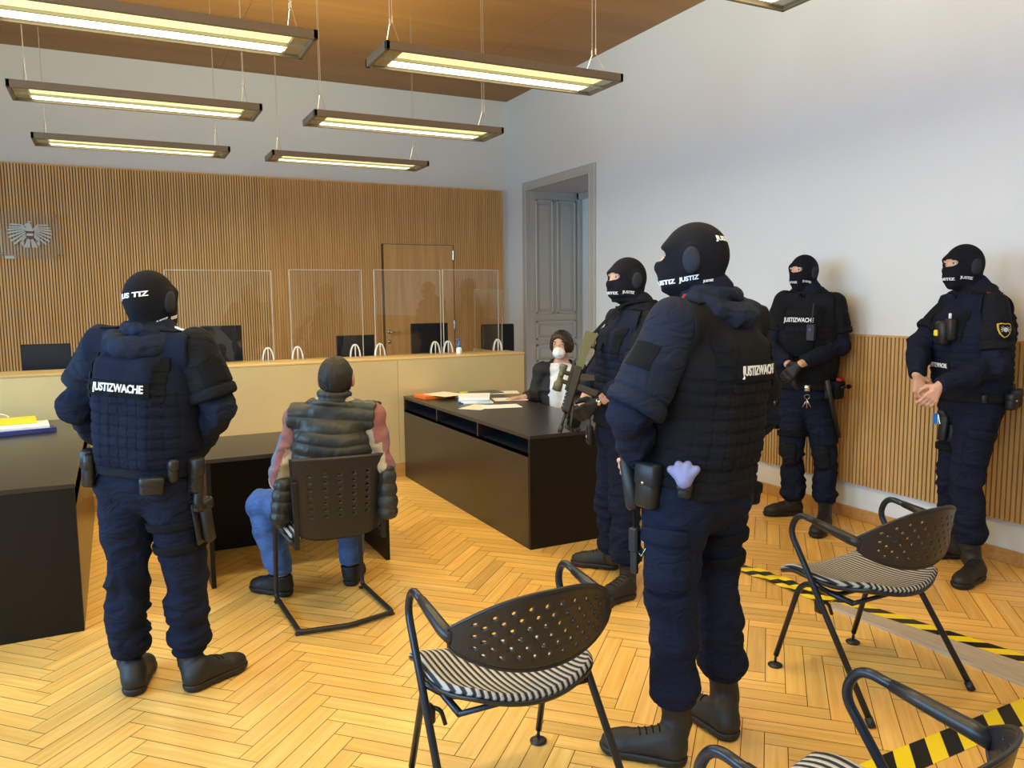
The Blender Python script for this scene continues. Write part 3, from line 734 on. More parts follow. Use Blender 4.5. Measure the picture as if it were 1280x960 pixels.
    # perforated backrest
    def back(u, v):
        a = 2 * u - 1; w = 1 - a * a
        zt = .694 + .108 * (1 - abs(a) ** 2.4); zb = .642 - .085 * max(w, 0) ** .75
        z = zb + (zt - zb) * v
        return (a * .268, -.155 - .105 * w ** .9 * 1. - .05 * (v - .4) * w, z)
    V2, F2 = holed(back, 23, 8, lambda i, j: 2 <= i <= 20 and (1 <= j <= 6) and ((i + j) % 2 == 0), hole=.24)
    o = raw('backrest', V2, F2, 'chair shell', e, True); solid(o, .006)
    o = MB(); rim = [back(u, 1) for u in np.linspace(0, 1, 25)] + [back(u, 0) for u in np.linspace(1, 0, 25)]; o.tube(rim, .0055, 8, closed=True); o.build('backrest_rim', 'chair shell', e, True)
    return e
CHAIRS = [((1.045, 2.10, 0), 0.0, 'striped visitor chair in the foreground, left of the big officer\'s boots'),
          ((2.725, 2.135, 0), 0.0, 'striped visitor chair standing between the two lengths of hazard tape'),
          ((1.30, 1.05, 0), math.radians(9.5), 'nearest striped visitor chair, cut off by the bottom edge at the right')]
ch0 = visitor_chair()
for i, (p, rz, lb) in enumerate(CHAIRS):
    c_ = ch0 if i == 0 else copy_tree(ch0)
    c_.location = p; c_.rotation_euler = (0, 0, rz); tag(c_, lb, 'chair', 'striped visitor chairs')

# the chair under the seated man: cantilever frame with a perforated back board
def cantilever():
    e = empty('cantilever_chair', (.935, 3.95, 0)); tag(e, 'black cantilever chair with a perforated back under the seated man', 'chair')
    P = lambda x, y, z: A3(x, y, z)
    o = MB()
    o.tube(arc([P(.715, 3.80, .43), P(.70, 4.19, .43), P(.693, 4.20, .022), P(.712, 3.70, .018), P(.95, 3.665, .018), P(1.185, 3.725, .018), P(1.158, 4.18, .022), P(1.15, 4.17, .43), P(1.15, 3.79, .43)], n=6, r=.03), .0125, 10)
    o.build('frame', 'black plastic', e, True)
    for (x, y) in ((.712, 3.71), (1.178, 3.735), (.697, 4.18), (1.157, 4.17)): o = MB(); o.box((x, y, .006), (.02, .012, .006), bev=.003); o.build('glide', 'black plastic', e)
    def bk(u, v):
        a = 2 * u - 1; zb = .435 + .05 * abs(a) ** 4; zt = .848 - .006 * a
        z = zb + (zt - zb) * v; w_ = .236 - .018 * (1 - v)
        return (.938 + a * w_, 3.752 - .022 * (1 - a * a) + .02 * (1 - v) - .0 * v, z)
    V2, F2 = holed(bk, 13, 12, lambda i, j: i in (2, 4, 6, 8, 10) and 3 <= j <= 9, hole=.16)
    o = raw('backrest', V2, F2, 'chair shell', e, True); solid(o, .012)
    for x in (.722, 1.148):
        o = MB(); o.box((x, 3.725, .58), (.012, .008, .165), bev=.003); o.build('back_bar', 'chair tube', e)
        o = MB(); o.box((x, 3.78, .425), (.012, .06, .01), bev=.003); o.build('back_bracket', 'black plastic', e)
    o = MB(); o.box((.932, 4.00, .458), (.225, .20, .02), bev=.018); o.build('seat', 'striped fabric', e, True)
cantilever()

# ---------------------------------------------------------------- light
SC.view_settings.view_transform = 'Standard'; SC.view_settings.look = 'None'; SC.view_settings.gamma = 1; SC.view_settings.exposure = -.05; SC.view_settings.use_curve_mapping = False
w = bpy.data.worlds.new('sky'); SC.world = w; w.use_nodes = True
w.node_tree.nodes['Background'].inputs[0].default_value = (.62, .76, 1, 1); w.node_tree.nodes['Background'].inputs[1].default_value = 2.0
def daylight(c, rot, sx, sy, en):
    l = bpy.data.lights.new('window_daylight', 'AREA'); l.shape = 'RECTANGLE'; l.size = sx; l.size_y = sy; l.energy = en; l.color = (.34, .66, 1)
    o = bpy.data.objects.new('window_daylight', l); COL.objects.link(o); o.location = c; o.rotation_euler = rot
DAY_L = 200
for (a, b) in WIN: daylight((XL - .28, (a + b) / 2, 2.1), (0, math.radians(-90 + 34), 0), 2.3, 1.6, DAY_L)
# ================================================================ figures: distance fields turned into continuous surfaces
def lattice(seed, n=32):
    return np.random.default_rng(seed).uniform(-1, 1, (n, n, n)).astype(np.float32)
_LAT = lattice(3)
def vnoise(P, scale):
    Q = np.asarray(P, float) * np.asarray(scale, float) + 100.5; I = np.floor(Q).astype(int); f = Q - I; f = f * f * (3 - 2 * f); n = _LAT.shape[0]
    out = 0
    for a in (0, 1):
        for b in (0, 1):
            for c in (0, 1):
                w = (f[:, 0] if a else 1 - f[:, 0]) * (f[:, 1] if b else 1 - f[:, 1]) * (f[:, 2] if c else 1 - f[:, 2])
                out = out + w * _LAT[(I[:, 0] + a) % n, (I[:, 1] + b) % n, (I[:, 2] + c) % n]
    return out
def d_cone(P, a, b, ra, rb):
    ba = b - a; l2 = ba @ ba + 1e-12; pa = P - a; t = np.clip((pa @ ba) / l2, 0, 1)
    q = pa - t[..., None] * ba; return np.sqrt((q * q).sum(-1)) - (ra + (rb - ra) * t)
def d_ell(P, c, R, rad):
    q = (P - c) @ np.asarray(R).T; rad = np.asarray(rad, float)
    k0 = np.sqrt(((q / rad) ** 2).sum(-1)); k1 = np.sqrt(((q / rad ** 2) ** 2).sum(-1)) + 1e-9
    return k0 * (k0 - 1) / k1
def d_box(P, c, R, half, r):
    q = np.abs((P - c) @ np.asarray(R).T) - (np.asarray(half, float) - r)
    return np.sqrt((np.maximum(q, 0) ** 2).sum(-1)) + np.minimum(q.max(-1), 0) - r
def d_slab(P, c, R, rad, h0, h1, r=.01):
    """elliptic cylinder about the local z axis between heights h0 and h1"""
    q = (P - c) @ np.asarray(R).T
    e = np.sqrt((q[..., 0] / rad[0]) ** 2 + (q[..., 1] / rad[1]) ** 2); dr = (e - 1) * min(rad)
    dz = np.abs(q[..., 2] - (h0 + h1) / 2) - (h1 - h0) / 2
    return np.sqrt(np.maximum(dr + r, 0) ** 2 + np.maximum(dz + r, 0) ** 2) + np.minimum(np.maximum(dr, dz) + r, 0) - r
def pbounds(p, g=0.):
    k = p[0]
    if k == 'cone': _, a, b, ra, rb = p; m = max(ra, rb) + g; return np.minimum(a, b) - m, np.maximum(a, b) + m
    if k == 'ell': _, c, R, rad = p; m = max(rad) + g; return c - m, c + m
    if k == 'box': _, c, R, half, r = p; m = np.linalg.norm(half) + g; return c - m, c + m
    if k == 'slab': _, c, R, rad, h0, h1 = p[:6]; m = math.hypot(max(rad), max(abs(h0), abs(h1))) + g; return c - m, c + m
def pdist(p, P, g=0.):
    k = p[0]
    if k == 'cone': return d_cone(P, p[1], p[2], p[3], p[4]) - g
    if k == 'ell': return d_ell(P, p[1], p[2], p[3]) - g
    if k == 'box': return d_box(P, p[1], p[2], p[3], p[4]) - g
    if k == 'slab': return d_slab(P, *p[1:]) - g
def grow(prims, g): return [(p, g) for p in prims]
class Field:
    """adds: list of (prim, grow); k = blend radius; cuts: prims removed; keeps: prims the result is confined to"""
    def __init__(s, h=.007): s.h = h
    def mesh(s, adds, k=.03, cuts=(), keeps=(), kc=.008, extra=None, smooth=2):
        h = s.h; los, his = zip(*[pbounds(p, g) for p, g in adds]); lo = np.min(los, 0) - 3 * h; hi = np.max(his, 0) + 3 * h
        if keeps:
            kl, kh = zip(*[pbounds(p) for p in keeps]); lo = np.maximum(lo, np.max(kl, 0) - 3 * h); hi = np.minimum(hi, np.min(kh, 0) + 3 * h)
        n = np.ceil((hi - lo) / h).astype(int) + 1; ax = [lo[i] + h * np.arange(n[i]) for i in range(3)]
        D = np.full(n, .2, np.float32)
        def region(p, g, m):
            a, b = pbounds(p, g); i0 = np.clip(np.floor((a - m - lo) / h).astype(int), 0, n); i1 = np.clip(np.ceil((b + m - lo) / h).astype(int) + 1, 0, n)
            if (i1 <= i0).any(): return None, None
            sl = tuple(slice(i0[i], i1[i]) for i in range(3))
            G = np.stack(np.meshgrid(*[ax[i][sl[i]] for i in range(3)], indexing='ij'), -1); return sl, G
        for p, g in adds:
            sl, G = region(p, g, k + 3 * h)
            if sl is None: continue
            d = pdist(p, G, g).astype(np.float32); D0 = D[sl]
            kk = k; hh = np.clip(.5 + .5 * (D0 - d) / kk, 0, 1); D[sl] = D0 * (1 - hh) + d * hh - kk * hh * (1 - hh)
        for p in cuts:
            sl, G = region(p, 0, kc + 3 * h)
            if sl is None: continue
            d = -pdist(p, G).astype(np.float32); D0 = D[sl]; hh = np.clip(.5 - .5 * (D0 - d) / kc, 0, 1); D[sl] = D0 * (1 - hh) + d * hh + kc * hh * (1 - hh)
        if keeps:
            G = np.stack(np.meshgrid(*ax, indexing='ij'), -1)
            for p in keeps:
                d = pdist(p, G).astype(np.float32); hh = np.clip(.5 - .5 * (D - d) / kc, 0, 1); D = D * (1 - hh) + d * hh + kc * hh * (1 - hh)
        D[0] = D[-1] = .1; D[:, 0] = D[:, -1] = .1; D[:, :, 0] = D[:, :, -1] = .1
        return s.nets(D, lo, smooth)
    def nets(s, D, lo, smooth):
        h = s.h; S_ = D < 0; c = [(i, j, k) for i in (0, 1) for j in (0, 1) for k in (0, 1)]
        nx, ny, nz = D.shape; cnt = np.zeros((nx - 1, ny - 1, nz - 1), np.int8)
        for i, j, k in c: cnt += S_[i:nx - 1 + i, j:ny - 1 + j, k:nz - 1 + k]
        act = np.argwhere((cnt > 0) & (cnt < 8)); idx = np.full(cnt.shape, -1, np.int32); idx[tuple(act.T)] = np.arange(len(act))
        val = np.stack([D[act[:, 0] + i, act[:, 1] + j, act[:, 2] + k] for i, j, k in c], 1); cc = np.array(c, float)
        pos = np.zeros((len(act), 3)); num = np.zeros(len(act))
        for a in range(8):
            for b in range(a + 1, 8):
                if abs(cc[a] - cc[b]).sum() != 1: continue
                m = (val[:, a] < 0) != (val[:, b] < 0); t = np.where(m, val[:, a] / (val[:, a] - val[:, b] + 1e-12), 0)
                pos += np.where(m[:, None], cc[a] + t[:, None] * (cc[b] - cc[a]), 0); num += m
        V = lo + h * (act + pos / num[:, None]); F = []
        for a in range(3):
            b, e = (a + 1) % 3, (a + 2) % 3
            sl0 = [slice(1, None)] * 3; sl0[a] = slice(0, -1); 
            A = S_[tuple(slice(0, -1) if q == a else slice(None) for q in range(3))]; B = S_[tuple(slice(1, None) if q == a else slice(None) for q in range(3))]
            E = np.argwhere(A != B); E = E[(E[:, b] > 0) & (E[:, e] > 0) & (E[:, b] < D.shape[b] - 1) & (E[:, e] < D.shape[e] - 1)]
            if not len(E): continue
            fl = A[tuple(E.T)]; q = []
            for (db, de) in ((-1, -1), (0, -1), (0, 0), (-1, 0)):
                I = E.copy(); I[:, b] += db; I[:, e] += de; q.append(idx[tuple(I.T)])
            q = np.stack(q, 1); q[~fl] = q[~fl][:, ::-1]; F.append(q)
        F = np.concatenate(F) if F else np.zeros((0, 4), int); F = F[(F >= 0).all(1)]
        for _ in range(smooth): V = relax(V, F, .5)
        return V, F
def relax(V, F, w):
    acc = np.zeros_like(V); cn = np.zeros(len(V))
    for i in range(4):
        a, b = F[:, i], F[:, (i + 1) % 4]
        for ax in range(3): acc[:, ax] += np.bincount(a, V[b, ax], len(V)) + np.bincount(b, V[a, ax], len(V))
        cn += np.bincount(a, minlength=len(V)) + np.bincount(b, minlength=len(V))
    return V * (1 - w) + w * acc / np.maximum(cn, 1)[:, None]
def normals(V, F):
    n = np.cross(V[F[:, 2]] - V[F[:, 0]], V[F[:, 3]] - V[F[:, 1]]); N = np.zeros_like(V)
    for i in range(4):
        for ax in range(3): N[:, ax] += np.bincount(F[:, i], n[:, ax], len(V))
    return N / (np.linalg.norm(N, axis=1, keepdims=True) + 1e-9)
def folds(V, F, amp, scale, mask=None, ridge=True, seed=0):
    """cloth folds: sharp-crested noise pushed along the surface normal"""
    N = normals(V, F); Q = V + seed * 3.7
    wv = np.stack([vnoise(Q, 5.), vnoise(Q + 9, 5.), vnoise(Q + 17, 5.)], 1) * .05
    n = vnoise(Q + wv, scale)
    d = (.5 - np.abs(n) * 1.7) if ridge else n
    d = d + .35 * vnoise(Q + wv * 2, np.asarray(scale) * 2.1)
    m = 1 if mask is None else mask
    return V + N * (amp * d * m)[:, None]
def bvh(V, F): return BVHTree.FromPolygons([tuple(v) for v in V], [tuple(int(i) for i in f) for f in F])
def near(V, pts, rad):
    m = np.zeros(len(V))
    for p in pts: m = np.maximum(m, np.exp(-(((V - p) ** 2).sum(1)) / rad ** 2))
    return m

_TX = {}
def text_mesh(body, bold=.012, shear=0., sx=1.):
    key = (body, bold, shear, sx)
    if key in _TX: return _TX[key]
    cu_ = bpy.data.curves.new('lettering', 'FONT'); cu_.body = body; cu_.align_x = 'CENTER'; cu_.align_y = 'CENTER'; cu_.size = 1; cu_.offset = bold; cu_.shear = shear; cu_.resolution_u = 3
    o = bpy.data.objects.new('lettering', cu_); COL.objects.link(o); bpy.context.view_layer.update()
    me = bpy.data.meshes.new_from_object(o.evaluated_get(bpy.context.evaluated_depsgraph_get()))
    V = np.array([v.co[:] for v in me.vertices]); F = [list(p.vertices) for p in me.polygons]
    bpy.data.objects.remove(o); bpy.data.curves.remove(cu_); bpy.data.meshes.remove(me)
    # split long edges so that the letters can bend
    lo, hi = V.min(0), V.max(0); V = V - (lo + hi) / 2; V[:, 0] *= sx
    _TX[key] = (V[:, :2], F, (hi - lo)[:2] * np.array([sx, 1])); return _TX[key]
def project(V2, F, mapper, tree, off, thick):
    """mapper(x,y)->(origin, direction); returns a thin solid lying on the surface hit"""
    top = []; bot = []
    for (x, y) in V2:
        o_, d_ = mapper(x, y); h = tree.ray_cast(Vector(tuple(o_)), Vector(tuple(d_)))
        if h[0] is None: p = np.array(o_) + np.array(d_) * .1
        else: p = np.array(h[0])
        top.append(p - d_ * (off + thick)); bot.append(p - d_ * (off - .002))
    n = len(V2); FF = [list(f) for f in F] + [[i + n for i in f[::-1]] for f in F]
    ed = {}
    for f in F:
        for i in range(len(f)):
            a, b = f[i], f[(i + 1) % len(f)]
            if (b, a) in ed: del ed[(b, a)]
            else: ed[(a, b)] = 1
    for (a, b) in ed: FF.append([b, a, a + n, b + n])
    return np.array(top + bot), FF
def grid2(w, h, nx, ny, rnd=0.):
    V = [((i / nx - .5) * w, (j / ny - .5) * h) for j in range(ny + 1) for i in range(nx + 1)]
    F = [(j * (nx + 1) + i, j * (nx + 1) + i + 1, (j + 1) * (nx + 1) + i + 1, (j + 1) * (nx + 1) + i) for j in range(ny) for i in range(nx)]
    if rnd: V = [(x * (1 - rnd * (2 * y / h) ** 4), y * (1 - rnd * (2 * x / w) ** 4)) for x, y in V]
    return np.array(V), F
def disc2(rx, ry, n=24, rings=4):
    V = [(0, 0)]; F = []
    for r in range(1, rings + 1):
        for k in range(n): a = 2 * math.pi * k / n; V.append((rx * r / rings * math.cos(a), ry * r / rings * math.sin(a)))
    for k in range(n): F.append((0, 1 + k, 1 + (k + 1) % n))
    for r in range(1, rings):
        for k in range(n): a = 1 + (r - 1) * n + k; b = 1 + (r - 1) * n + (k + 1) % n; F.append((a, a + n, b + n, b))
    return np.array(V), F
class Decal:
    def __init__(s): s.V = []; s.F = []; s.M = []; s.n = 0
    def add(s, V2, F, mapper, tree, off, thick, m=0):
        V, FF = project(V2, F, mapper, tree, off, thick); s.V.append(V); s.F += [[i + s.n for i in f] for f in FF]; s.M += [m] * len(FF); s.n += len(V)
    def build(s, name, mats, parent, smooth=False): return raw(name, np.concatenate(s.V), s.F, mats, parent, smooth, s.M)
def flatmap(o, X, Y, Nn):
    """cast inward against Nn from a plane at o"""
    o, X, Y, Nn = map(np.asarray, (o, X, Y, Nn)); return lambda x, y: (o + X * x + Y * y + Nn * .25, -Nn)
def roundmap(c, X, Fw, U, ang0, z0, r0=.1, slope=0.):
    """wrap around the axis U through c: x runs round it (radius r0), y runs up"""
    c, X, Fw, U = map(np.asarray, (c, X, Fw, U))
    def f(x, y):
        a = ang0 + x / r0; d = nrm(Fw * math.cos(a) + X * math.sin(a)); return c + U * (z0 + y + slope * x) + d * .4, -d
    return f

def hand_prims(w, d, pn, th, L=.19, curl=.5, spread=.12, open_=0.):
    """w wrist, d towards the fingers, pn palm normal (the side the fingers curl to), th side of the thumb"""
    d = nrm(d); pn = nrm(pn - d * (pn @ d)); t = nrm(th - d * (th @ d) - pn * (th @ pn)); k = L / .19; P = []
    K = [w + d * .088 * k + t * x * k for x in (.030, .010, -.011, -.030)]
    for q in K: P.append(('cone', w + (q - w) * .12, q, .017 * k, .0115 * k))
    Ls = (.044, .049, .046, .036)
    for i, q in enumerate(K):
        a = 0; p = q; dd = nrm(d + t * spread * (1.5 - i) / 1.5 * .6)
        for s_, l in enumerate((Ls[i], Ls[i] * .62, Ls[i] * .50)):
            a += curl * (.9 if s_ == 0 else 1.15 if s_ == 1 else .7) * (1 + .08 * i)
            v = dd * math.cos(a) + pn * math.sin(a); r = (.0092 - .0012 * s_) * k; e = p + v * l * k; P.append(('cone', p, e, r, r * .9)); p = e
    p0 = w + d * .022 * k + t * .018 * k; p1 = p0 + nrm(d * .55 + t * .75 + pn * .35) * .042 * k; p2 = p1 + nrm(d * .9 + t * .28 + pn * .45) * .033 * k; p3 = p2 + nrm(d * .95 + pn * .5 - t * .05) * .026 * k
    P += [('cone', p0, p1, .015 * k, .0115 * k), ('cone', p1, p2, .011 * k, .0098 * k), ('cone', p2, p3, .0095 * k, .008 * k)]
    return P
def head_prims(c, f, u, x, s=1.):
    """c centre of the skull, f forward, u up, x the person's right"""
    R = np.array([x, f, u])
    P = [('ell', c + f * -.004 * s, R, A3(.076, .097, .098) * s), ('ell', c + f * .038 * s - u * .052 * s, R, A3(.056, .055, .070) * s), ('ell', c + f * .062 * s - u * .100 * s, R, A3(.030, .026, .022) * s),
         ('cone', c + f * .088 * s + u * .002 * s, c + f * .106 * s - u * .034 * s, .009 * s, .0135 * s), ('cone', c + f * .078 * s + u * .016 * s + x * .035 * s, c + f * .078 * s + u * .016 * s - x * .035 * s, .014 * s, .014 * s),
         ('ell', c + f * .084 * s - u * .072 * s, R, A3(.026, .016, .012) * s)]
    ears = [('ell', c + x * q * .078 * s - u * .012 * s - f * .004 * s, R, A3(.010, .019, .033) * s) for q in (-1, 1)]
    return P, ears
mat('skin', (206, 160, 136), .5, spec=.4, var=.06, vscale=20)
mat('skin dark', (178, 134, 110), .5, var=.05, vscale=20)
mat('jacket navy', (25, 31, 49), .85, spec=.12, crease=.5, bump=.35, bscale=420, var=.12, vscale=6, bdist=.0012)
mat('trousers navy', (23, 29, 47), .85, spec=.12, crease=.5, bump=.35, bscale=420, var=.12, vscale=6, bdist=.0012)
mat('guard blue', (31, 38, 55), .85, spec=.12, crease=.5, bump=.35, bscale=420, var=.1, vscale=8, bdist=.0012)
mat('guard black', (26, 28, 33), .85, spec=.12, crease=.5, bump=.35, bscale=420, var=.1, vscale=8, bdist=.0012)
mat('vest navy', (22, 28, 45), .85, spec=.12, bump=.4, bscale=380, var=.12, vscale=7, bdist=.0012)
mat('vest black', (25, 26, 31), .85, spec=.12, bump=.4, bscale=380, var=.12, vscale=7, bdist=.0012)
mat('knit black', (25, 26, 33), .9, spec=.12, bump=.4, bscale=600, var=.1, vscale=12, bdist=.001)
mat('ear mesh', (48, 52, 62), .9, spec=.12, bump=.6, bscale=700, bdist=.001)
mat('velcro', (22, 24, 28), .95, spec=.12, bump=.5, bscale=600, bdist=.001)
mat('letter white', (235, 238, 242), .6)
mat('letter grey', (190, 194, 202), .7)
mat('boot leather', (26, 24, 23), .6, bump=.25, bscale=120, bdist=.001)
mat('boot sole', (20, 19, 18), .6)
mat('belt black', (22, 24, 28), .8, spec=.15)
mat('pouch black', (22, 23, 26), .5, bump=.2, bscale=200, bdist=.001)
mat('glove black', (24, 25, 28), .6, bump=.2, bscale=200, bdist=.001)
mat('glove lilac', (130, 128, 168), .5)
mat('eye white', (220, 216, 210), .3)
mat('eye dark', (40, 28, 20), .2)
mat('hair black', (26, 20, 17), .65, bump=.5, bscale=160, stretch=(1, 1, .3), bdist=.003)
mat('hair brown', (44, 27, 20), .4, bump=.5, bscale=160, bdist=.003)
mat('emblem gold', (214, 176, 60), .45)

def basis(th):
    t = math.radians(th); f = NH * math.cos(t) + RH * math.sin(t); x = RH * math.cos(t) - NH * math.sin(t); return f, x
class Fig: pass
def fig_setup(D0, J, th, hth, s=1.05, bulk=1., foot=None, lean=0.):
    g = Fig(); g.f, g.x = basis(th); g.hf, g.hx = basis(hth); g.u = UP; g.s = s; g.D0 = D0
    g.j = {k: (v if isinstance(v, np.ndarray) else atD(v[0], v[1], D0 + v[2])) for k, v in J.items()}
    j = g.j; hipm = (j['hipL'] + j['hipR']) / 2; shm = (j['shL'] + j['shR']) / 2; g.hip = hipm; g.shm = shm
    g.up = nrm(shm - hipm); xx = nrm(j['shR'] - j['shL']); g.tx = nrm(xx - g.up * (xx @ g.up)); g.tf = np.cross(g.up, g.tx)
    if g.tf @ g.f < 0: g.tf = -g.tf
    b = bulk; R = np.array([g.tx, g.tf, g.up]); g.R = R; T = np.linalg.norm(shm - hipm); g.T = T
    g.CC = shm - g.up * .16; g.PC = hipm + g.up * .03; g.WC = hipm + g.up * (T * .42)
    g.torso = [('ell', g.PC, R, A3(.165, .118, .13) * b), ('cone', g.WC - g.tx * .055, g.CC - g.tx * .06, .112 * b, .118 * b), ('cone', g.WC + g.tx * .055, g.CC + g.tx * .06, .112 * b, .118 * b),
               ('cone', g.PC - g.tx * .05, g.WC - g.tx * .055, .112 * b, .110 * b), ('cone', g.PC + g.tx * .05, g.WC + g.tx * .055, .112 * b, .110 * b),
               ('ell', g.CC + g.up * .01, R, A3(.178, .122, .17) * b), ('cone', j['shL'], j['shR'], .058, .058),
               ('cone', j['neck'] + g.up * .02, j['shL'] * .75 + j['shR'] * .25, .062, .055), ('cone', j['neck'] + g.up * .02, j['shR'] * .75 + j['shL'] * .25, .062, .055)]
    g.arm = {}
    for q in 'LR':
        a, e, w = j['sh' + q], j['el' + q], j['wr' + q]
        g.arm[q] = [('cone', a, e, .056 * b, .046), ('cone', e, e * .55 + w * .45, .046, .044), ('cone', e * .55 + w * .45, w, .044, .029)]
    g.leg = {}
    for q in 'LR':
        a, k, n = j['hip' + q], j['kn' + q], j['an' + q]; c_ = k * .68 + n * .32 - (g.f * .012)
        g.leg[q] = [('cone', a, k, .094 * b, .062), ('cone', k, c_, .060, .059), ('cone', c_, n, .058, .040)]
    g.neckp = [('cone', j['neck'], j['head'] - g.u * .05 + g.hf * -.01, .062, .058)]
    hu = nrm(g.u + g.hf * lean); g.hu = hu; g.headp, g.ears = head_prims(j['head'], g.hf, hu, g.hx, s)
    g.foot = {}
    for q in 'LR':
        h, d = foot[q]; h = h.copy() if isinstance(h, np.ndarray) else onz(*h); h[2] = 0
        if isinstance(d, tuple): tt = onz(*d); tt[2] = 0; dd = nrm(tt - h)
        else: dd = basis(d)[0]
        g.foot[q] = (h, dd, np.cross(dd, UP))
    g.base = (g.foot['L'][0] + g.foot['R'][0]) / 2; g.base[2] = 0
    return g
def put(name, VF, m, parent, fm=None): return raw(name, VF[0], VF[1], m, parent, True, fm)
def body_mesh(g, skin, hands, h=.006, legs=True, name='person', feet=True):
    """hands: {'L': prims}; one continuous surface from head to feet"""
    ad = grow(g.torso, -.006) + grow(g.headp + g.ears, 0) + grow(g.neckp, -.006) + grow(g.arm['L'] + g.arm['R'], -.002) + grow(g.leg['L'] + g.leg['R'], -.010)
    if feet:
        for q in 'LR':
            hh, d, x = g.foot[q]; an = g.j['an' + q]
            ad += grow([('cone', an, hh + d * .06 + UP * .06, .032, .026), ('cone', hh + d * .06 + UP * .055, hh + d * .18 + UP * .045, .024, .018)], 0)
    V, F = Field(h).mesh(ad, k=.018, smooth=1)
    Vh = []; 
    for q, P in hands.items():
        pass
    hp = [p for P in hands.values() for p in P]
    if hp:
        V, F = Field(h * .72 if h > .005 else h).mesh(ad + grow(hp, 0), k=.010, smooth=1)
    o = put(name, (V, F), skin, None); setorigin(o, g.base); return o
def eyes(g, p, look=0.):
    c = g.j['head']; s = g.s
    for q in (-1, 1):
        e = c + g.hf * .0795 * s + g.hx * q * .031 * s + g.hu * .004 * s
        o = MB(); R = np.array([g.hx, g.hf, g.hu]); o.lathe(e, [(.0005, -.011), (.007, -.0085), (.011, -.002), (.011, .002), (.007, .0085), (.0005, .011)], R, 12); o.m = 1
        o.lathe(e + g.hf * .0085, [(.0055, 0), (.005, .003)], frame(g.hf), 12); o.build('eye', ['eye white', 'eye dark'], p, True)
        b = e + g.hf * .010 + g.hu * .019; o = MB(); o.tube([b - g.hx * .017 * 1 - g.hu * .002, b + g.hf * .004, b + g.hx * .017 - g.hu * .002], [.002, .0042, .002], 8); o.build('eyebrow', 'hair brown', p, True)
def balaclava(g, p, texts, h=.006, ear=True, earsize=(.030, .042)):
    c, f, u, x, s = g.j['head'], g.hf, g.hu, g.hx, g.s
    adds = grow(g.headp, .008) + grow(g.ears, .004) + [(('cone', g.j['neck'] - UP * .015, c - u * .06 - f * .006, .078, .070), 0)]
    R = np.array([x, f, u])
    cut = [('ell', c + f * .108 * s + u * .006 * s, R, A3(.064, .05, .021) * s)]
    V, F = Field(h).mesh(adds, k=.03, cuts=cut, kc=.006, smooth=1)
    m = np.clip((c[2] - .05 - V[:, 2]) / .05, 0, 1)
    V = folds(V, F, .006, (8, 8, 34), m)
    o = put('balaclava', (V, F), 'knit black', p); T = bvh(V, F)
    if ear:
        for q in (-1, 1):
            D_ = Decal(); v2, f2 = disc2(*earsize); D_.add(v2 * s, f2, flatmap(c - u * .016 * s - f * .002, f, u, x * q), T, 0, .0025); D_.build('ear_panel', 'ear mesh', o, True)
    for i, (txt, ang, z, hgt, slope) in enumerate(texts):
        v2, f2, sz = text_mesh(txt, .035, 0, 1.35); k = hgt / sz[1]
        D_ = Decal(); D_.add(v2 * k, f2, roundmap(c - f * .0, -x, f, u, math.radians(ang), z, .095 * s, slope), T, 0, .002); D_.build('lettering', 'letter white', o)
    return o
def trousers(g, p, h=.007, m='trousers navy', zcuff=.20, extra=(), amp=.018, seed=1, blouse=.082):
    j = g.j; ad = grow([g.torso[0]] + g.torso[3:5], .020); top = g.PC[2] + .13
    for q in 'LR':
        ad += grow(g.leg[q], .019); a, k, n = j['hip' + q], j['kn' + q], j['an' + q]
        t = np.clip((k[2] - (zcuff + .07)) / max(k[2] - n[2], .05), 0, 1); bl = k + (n - k) * t; ad.append((('cone', k + (n - k) * .35, bl, .074, blouse), 0))
        ad.append((('ell', bl - UP * .01, np.eye(3), A3(blouse + .004, blouse + .004, .06)), 0))
        ad.append((('cone', a - g.f * .035 * 1 + (g.x if q == 'R' else -g.x) * .0, a * .6 + k * .4, .095, .085), .004))
    ad += [(e, 0) for e in extra]
    mid = (j['hipL'] + j['hipR']) / 2
    keeps = [('box', A3(mid[0], mid[1], (zcuff + top) / 2), np.eye(3), A3(1.2, 1.2, (top - zcuff) / 2), .004)]
    V, F = Field(h).mesh(ad, k=.022, keeps=keeps, smooth=1)
    kn = near(V, [j['knL'], j['knR']], .13) + near(V, [j['knL'] * .35 + j['anL'] * .65, j['knR'] * .35 + j['anR'] * .65], .16) + .7 * near(V, [j['hipL'] - UP * .08, j['hipR'] - UP * .08], .12)
    V = folds(V, F, amp, (7, 7, 17), .25 + np.clip(kn, 0, 1.1) * (V[:, 2] > zcuff + .02), seed=seed)
    V = folds(V, F, .004, (16, 16, 30), .6, seed=seed + 5)
    o = put('trousers', (V, F), m, p); g.ttree = bvh(V, F); return o
